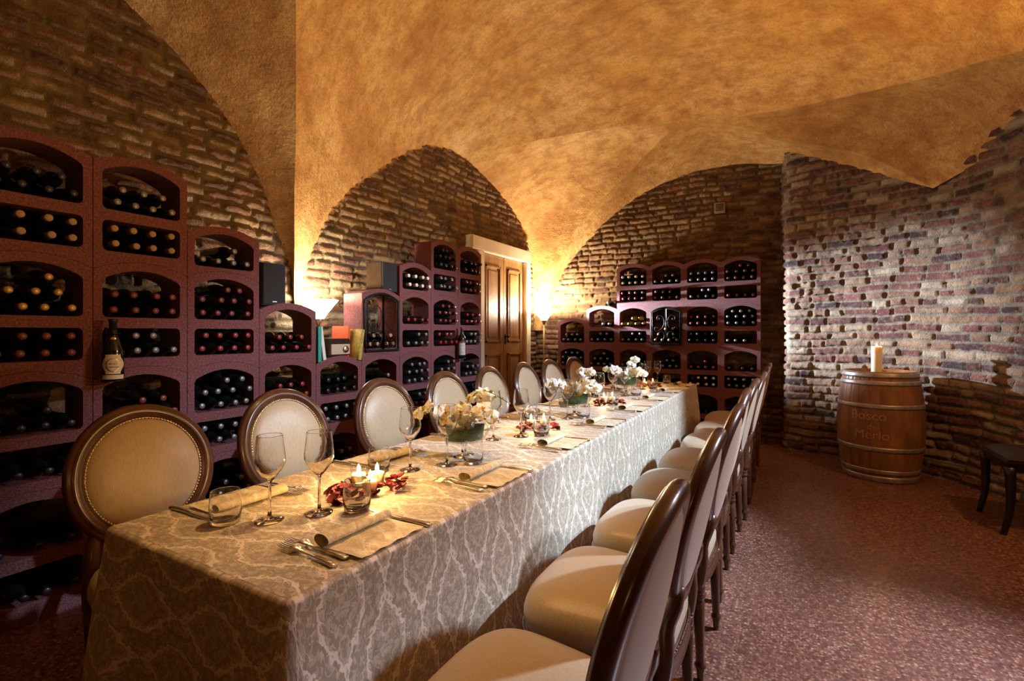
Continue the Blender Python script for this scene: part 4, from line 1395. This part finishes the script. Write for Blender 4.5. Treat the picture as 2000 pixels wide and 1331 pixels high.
# ------------------------------------------------------------------ glassware and cutlery
def wineglass():
    bm = bmesh.new()
    out = [(0, 0.0), (0.037, 0.0), (0.0375, 0.0015), (0.030, 0.003), (0.012, 0.006), (0.0055, 0.012), (0.0040, 0.03), (0.0038, 0.095), (0.0060, 0.107), (0.018, 0.120), (0.034, 0.143), (0.0405, 0.158), (0.041, 0.168), (0.038, 0.195), (0.0337, 0.2335), (0.03355, 0.2348)]
    inn = [(0.0325, 0.2348), (0.0327, 0.2335), (0.037, 0.195), (0.0398, 0.168), (0.0392, 0.159), (0.033, 0.145), (0.017, 0.1225), (0.006, 0.112), (0, 0.110)]
    lathe(bm, out+inn, 32)
    m = bpy.data.meshes.new('wine_glass'); bm.to_mesh(m); bm.free(); m.materials.append(M_glass)
    return m
def tumbler():
    bm = bmesh.new()
    out = [(0, 0.0), (0.032, 0.0), (0.036, 0.004), (0.0395, 0.025), (0.0395, 0.05), (0.0367, 0.0865), (0.0366, 0.0878)]
    inn = [(0.0355, 0.0878), (0.0356, 0.0865), (0.0383, 0.05), (0.038, 0.025), (0.033, 0.013), (0.02, 0.009), (0, 0.008)]
    lathe(bm, out+inn, 32)
    m = bpy.data.meshes.new('tumbler'); bm.to_mesh(m); bm.free(); m.materials.append(M_glass)
    return m
WG, TU = wineglass(), tumbler()

def fork_mesh():
    """lies along +x (handle end at x=0.2), tines at x=0"""
    bm = bmesh.new()
    def zc(x): return 0.004+0.010*math.exp(-((x-0.055)/0.022)**2)*1.0+0.004*math.exp(-((x-0.0)/0.02)**2)+0.003*math.sin(PI*max(0, x-0.07)/0.14)
    def slab(stations, th=0.0018):
        prev = None
        for x, yc_, hw in stations:
            z = zc(x)
            cur = [bm.verts.new((x, yc_-hw, z-th/2)), bm.verts.new((x, yc_+hw, z-th/2)), bm.verts.new((x, yc_+hw*0.8, z+th/2)), bm.verts.new((x, yc_-hw*0.8, z+th/2))]
            if prev:
                for j in range(4):
                    f = bm.faces.new((prev[j], cur[j], cur[(j+1) % 4], prev[(j+1) % 4])); f.smooth = True
            else: bm.faces.new(cur[::-1])
            prev = cur
        bm.faces.new(prev)
    for k in range(4):
        y = (k-1.5)*0.0064
        slab([(0.0, y*0.95, 0.0007), (0.01, y, 0.0015), (0.03, y, 0.0018), (0.05, y, 0.0020)])
    slab([(0.047, 0, 0.0118), (0.058, 0, 0.0125), (0.066, 0, 0.010), (0.075, 0, 0.0045), (0.09, 0, 0.0030), (0.12, 0, 0.0036), (0.16, 0, 0.0065), (0.185, 0, 0.0095), (0.197, 0, 0.0105), (0.203, 0, 0.006)], 0.003)
    bmesh.ops.recalc_face_normals(bm, faces=bm.faces)
    m = bpy.data.meshes.new('fork'); bm.to_mesh(m); bm.free(); m.materials.append(M_silver)
    return m
def knife_mesh():
    """blade tip at x=0, handle end x=0.22"""
    bm = bmesh.new(); prev = None
    for x, y0, y1, th in ((0.0, 0.0, 0.002, 0.001), (0.01, -0.002, 0.007, 0.0014), (0.03, -0.0035, 0.0095, 0.0018), (0.08, -0.004, 0.010, 0.002), (0.118, -0.004, 0.009, 0.0022), (0.124, -0.0045, 0.005, 0.006), (0.15, -0.005, 0.005, 0.0075), (0.20, -0.008, 0.008, 0.008), (0.215, -0.009, 0.009, 0.007), (0.221, -0.006, 0.006, 0.004)):
        z = 0.0045
        cur = [bm.verts.new((x, y0, z-th/2)), bm.verts.new((x, y1, z-th/2)), bm.verts.new((x, y1*0.8, z+th/2)), bm.verts.new((x, y0*0.8, z+th/2))]
        if prev:
            for j in range(4):
                f = bm.faces.new((prev[j], cur[j], cur[(j+1) % 4], prev[(j+1) % 4])); f.smooth = True
        else: bm.faces.new(cur[::-1])
        prev = cur
    bm.faces.new(prev)
    bmesh.ops.recalc_face_normals(bm, faces=bm.faces)
    m = bpy.data.meshes.new('knife'); bm.to_mesh(m); bm.free(); m.materials.append(M_silver)
    return m
def napkin_mesh():
    """flat part from x=0 (table edge side) to x=-0.10, then rolled; length along y 0.215"""
    pts = [(0.055, 0.004), (0.02, 0.0045), (-0.02, 0.004), (-0.05, 0.004), (-0.068, 0.004)]
    c = (-0.078, 0.0172)
    for k in range(1, 30):
        a = -PI/2-2*PI*1.35*k/29
        r = 0.0205*(1-0.34*k/29)
        pts.append((c[0]+r*math.cos(a)*1.15, c[1]+r*math.sin(a)*0.64))
    pts = np.array(pts)
    s = np.r_[0, np.cumsum(np.linalg.norm(np.diff(pts, axis=0), axis=1))]
    Y = np.linspace(-0.108, 0.108, 28)
    n = len(pts)
    Pm = np.zeros((n, 28, 3)); UV = np.zeros((n, 28, 2))
    for i in range(n):
        for j, y in enumerate(Y):
            flat = 1.0 if i < 4 else 0.0
            taper = 1+0.0*y
            ripple = 0.0018*(1+math.sin(y*110+pts[i, 0]*12))*flat
            widen = 1+0.25*max(0, (-y-0.03)/0.08) if i > 5 else 1
            dx, dz = (pts[i]-c) if i > 4 else (0, 0)
            x = (c[0]+dx*widen) if i > 4 else pts[i, 0]
            z = (0.004+(c[1]+dz-0.004)*widen) if i > 4 else pts[i, 1]+ripple
            Pm[i, j] = (x, y, z)
            UV[i, j] = (s[i]+0.3, y)
    me = grid_mesh('napkin', Pm, uv=UV)
    me.materials.append(M_napkin)
    return me
FK, KN, NA = fork_mesh(), knife_mesh(), napkin_mesh()
for sidx, side in enumerate(('left', 'right')):
    for i in range(8):
        Yc = (0.905, 1.50, 2.11, 2.715, 3.315, 3.91, 4.47, 5.03)[i]
        nm = f'{LABL[i]} place' + ('' if i in (0, 7) else ' from the near end') + (', rack side' if side == 'left' else ', right side')
        gz = TZ+0.0015
        jx, jy = jit.uniform(-0.01, 0.01), jit.uniform(-0.012, 0.012)
        def put(name, me, x, y, rz, lab, cat, grp, z=gz):
            o = link(bpy.data.objects.new(name, me)); o.location = (x, y, z); o.rotation_euler = (0, 0, rz)
            tag(o, lab, cat, grp); return o
        if side == 'left':
            put('wine_glass', WG, -1.258+jx, Yc-0.06+jy, jit.uniform(0, 6), f'clear stemmed wine glass of the {nm}', 'glass', 'stemmed wine glasses on the table')
            put('tumbler', TU, -1.348+jx, Yc-0.13+jy, jit.uniform(0, 6), f'clear water tumbler of the {nm}', 'glass', 'water tumblers on the table')
            put('napkin', NA, -1.50, Yc+0.0, PI, f'rolled damask napkin of the {nm}', 'napkin', 'rolled napkins on the table')
            put('knife', KN, -1.375, Yc-0.132, PI+0.02, f'polished table knife of the {nm}', 'knife', 'table knives')
            put('fork', FK, -1.365, Yc+0.125, PI+0.05, f'steel fork nearer the napkin, {nm}', 'fork', 'table forks')
            put('fork', FK, -1.355, Yc+0.15, PI-0.03, f'steel fork farther from the napkin, {nm}', 'fork', 'table forks')
        else:
            put('wine_glass', WG, -1.185+jx, Yc+0.045+jy, jit.uniform(0, 6), f'clear stemmed wine glass of the {nm}', 'glass', 'stemmed wine glasses on the table')
            put('tumbler', TU, -1.108+jx, Yc+0.115+jy, jit.uniform(0, 6), f'clear water tumbler of the {nm}', 'glass', 'water tumblers on the table')
            put('napkin', NA, -0.902, Yc+0.005, 0, f'rolled damask napkin of the {nm}', 'napkin', 'rolled napkins on the table')
            put('knife', KN, -1.06, Yc+0.128, 0.02, f'polished table knife of the {nm}', 'knife', 'table knives')
            put('fork', FK, -1.085, Yc-0.118, 0.03, f'steel fork nearer the napkin, {nm}', 'fork', 'table forks')
            put('fork', FK, -1.078, Yc-0.143, -0.04, f'steel fork farther from the napkin, {nm}', 'fork', 'table forks')

# ------------------------------------------------------------------ orchid arrangements
def curved_petal(w, l, cup, back):
    U = np.linspace(-1, 1, 7)[:, None]; V = np.linspace(0, 1, 8)[None, :]
    wid = np.sin(np.clip(V**0.75*0.93+0.05, 0, 1)*PI)**0.7
    x = U*w*wid; y = V*l+0*U
    z = cup*(U**2)*w*wid-back*V**2*l+0.002*np.sin(U*3+V*4)
    return np.stack([x, y, z], -1)
def blossom_mesh(seed):
    r = random.Random(seed)
    bm = bmesh.new()
    for a, w, l, cup in ((PI/2+0.0, 0.011, 0.024, 0.3), (PI/2+2*PI/3, 0.010, 0.023, 0.3), (PI/2-2*PI/3, 0.010, 0.023, 0.3), (0.12, 0.018, 0.027, -0.3), (PI-0.12, 0.018, 0.027, -0.3)):
        Pm = curved_petal(w, l, cup, r.uniform(-0.1, 0.35))
        me = grid_mesh('p', Pm)
        M = Matrix.Rotation(a-PI/2, 4, 'Z') @ Matrix.Translation((0, 0.001, 0.001 if w > 0.015 else 0))
        me.transform(M); bm.from_mesh(me)
    m = bpy.data.meshes.new('blossom'); bm.to_mesh(m); bm.free(); m.materials.append(M_orchid)
    m.polygons.foreach_set('use_smooth', [True]*len(m.polygons))
    return m
BLM = [blossom_mesh(k) for k in range(4)]
bm = bmesh.new()
me = grid_mesh('l', curved_petal(0.006, 0.011, 1.2, -0.7)); me.transform(Matrix.Rotation(PI, 4, 'Z')); bm.from_mesh(me)
lathe(bm, [(0, 0), (0.003, 0.001), (0.0035, 0.005), (0, 0.008)], 8)
LIP = bpy.data.meshes.new('blossom_centre'); bm.to_mesh(LIP); bm.free(); LIP.materials.append(M_lip)
bm = bmesh.new(); lathe(bm, [(0, -0.007), (0.005, -0.003), (0.0055, 0.002), (0.003, 0.008), (0, 0.010)], 10)
BUD = bpy.data.meshes.new('bud'); bm.to_mesh(BUD); bm.free(); BUD.materials.append(M_bud)

def arrangement(idx, cx, cy, seed):
    r = random.Random(seed)
    ln = ['nearest', 'middle', 'farthest'][idx]
    vase = empty('glass_bowl', (cx, cy, TZ+0.0015), 0, f'footed clear glass bowl holding the {ln} orchid arrangement', 'bowl', 'footed glass bowls on the table')
    bm = bmesh.new()
    lathe(bm, [(0, 0), (0.045, 0), (0.046, 0.002), (0.02, 0.006), (0.009, 0.012), (0.008, 0.045), (0.012, 0.055), (0, 0.055)], 32)
    obj('foot', bm, M_glass, vase)
    bm = bmesh.new()
    lathe(bm, [(0, 0.055), (0.04, 0.057), (0.085, 0.070), (0.104, 0.095), (0.106, 0.125), (0.1003, 0.1435), (0.100, 0.1448), (0.098, 0.1448), (0.0981, 0.1435), (0.104, 0.125), (0.102, 0.096), (0.083, 0.0725), (0.04, 0.060), (0, 0.058)], 40)
    obj('bowl', bm, M_thin, vase)
    # leaf coiled inside the bowl
    T = np.linspace(0, 2*PI*1.1, 60)[:, None]; V = np.linspace(0, 1, 6)[None, :]
    R_ = 0.074+0.006*np.sin(T*3)+0.010*V
    Pm = np.stack([R_*np.cos(T), R_*np.sin(T), 0.074+0.055*V+0.006*np.sin(T*2+1)*V], -1)
    lf = obj('coiled_leaf', grid_mesh('coiled_leaf', Pm), M_leaf)
    lf.location = vase.location
    tag(lf, f'broad dark green leaf coiled inside the {ln} glass bowl', 'leaf', 'leaves coiled in the glass bowls')
    camdir = Vector((-cx, -cy, 1.5-TZ)).normalized()
    for s in range(3):
        sp_ = empty('orchid_spray', (cx, cy, TZ+0.065), 0, f'ivory orchid spray, {["left-reaching", "right-reaching", "low front"][s]} one in the {ln} bowl', 'flower', 'orchid sprays in the glass bowls')
        base = Vector((0, 0, 0.0))
        # directions in table frame: across the view is (0.87, 0.49)
        ax = Vector((0.87, 0.49, 0)); ay = Vector((-0.49, 0.87, 0))
        if s == 0: pts = [base, base+Vector((0, 0, 0.07))-ax*0.04, Vector((0, 0, 0.135))-ax*0.10, Vector((0, 0, 0.12))-ax*0.17-ay*0.01, Vector((0, 0, 0.11))-ax*0.205]
        elif s == 1: pts = [base, Vector((0, 0, 0.10))+ax*0.015, Vector((0, 0, 0.19))+ax*0.04, Vector((0, 0, 0.205))+ax*0.10+ay*0.02, Vector((0, 0, 0.16))+ax*0.19]
        else: pts = [base, Vector((0, 0, 0.08))-ay*0.03, Vector((0, 0, 0.13))-ay*0.06+ax*0.04, Vector((0, 0, 0.12))-ay*0.06+ax*0.11, Vector((0, 0, 0.09))-ay*0.04+ax*0.15]
        c = cr([tuple(p) for p in pts], 26)
        bm = bmesh.new(); tube(bm, [tuple(p) for p in c], 0.0017, 6)
        obj('stem', bm, M_stem, sp_)
        nb = 9 if s < 2 else 10
        for b in range(nb):
            f = 0.28+0.60*b/nb if s != 1 else 0.22+0.6*b/nb
            p = Vector(c[int(f*25)])
            off = Vector((r.uniform(-1, 1), r.uniform(-1, 1), r.uniform(-0.9, 0.7))).normalized()*r.uniform(0.014, 0.046)
            d = (camdir*0.55+off*14*1.0+Vector((r.uniform(-.4, .4), r.uniform(-.4, .4), 0.2))).normalized()
            o = link(bpy.data.objects.new('blossom', BLM[b % 4]), sp_)
            o.location = p+off
            q = d.to_track_quat('Z', 'Y') @ Matrix.Rotation(r.uniform(-0.5, 0.5), 4, 'Z').to_quaternion()
            o.rotation_euler = q.to_euler()
            k = r.uniform(1.3, 1.7); o.scale = (k, k, k)
            link(bpy.data.objects.new('blossom_centre', LIP), o)
        for b in range(4):
            p = Vector(c[25-b*2])
            o = link(bpy.data.objects.new('bud', BUD), sp_)
            o.location = p+Vector((r.uniform(-.004, .004), r.uniform(-.004, .004), 0.004 if b % 2 else -0.004))
            k = 0.7+b*0.22; o.scale = (k, k, k); o.rotation_euler = (r.uniform(-1, 1), r.uniform(-1, 1), 0)
arrangement(0, -1.20, 1.70, 1)
arrangement(1, -1.195, 2.90, 2)
arrangement(2, -1.24, 4.17, 3)

# ------------------------------------------------------------------ small wall things
o = empty('wall_vent', (-0.763, 6.455, 2.785), 0, 'small square grey vent plate high on the far brick wall', 'vent')
bm = bmesh.new(); box(bm, -0.06, 0.06, -0.03, 0.05, -0.06, 0.06, bev=0.005)
fr_ = obj('vent_frame', bm, M_vent, o)
bm = bmesh.new()
for k in range(5): box(bm, -0.045, 0.045, -0.036, -0.028, -0.042+k*0.019, -0.034+k*0.019)
obj('slat', bm, M_black, fr_)
pts = []
for k in range(3, 40):
    p = RW[k]
    if k+1 < len(RW): t = RW[k+1]-RW[k]
    t = t/np.linalg.norm(t)
    pts.append((p[0]+t[1]*0.05, p[1]-t[0]*0.05, 0.16+0.01*math.sin(k*0.9)))
bm = bmesh.new(); tube(bm, pts, 0.005, 6)
tag(obj('cable', bm, M_cable), 'thin grey cable running along the foot of the right brick wall', 'cable')
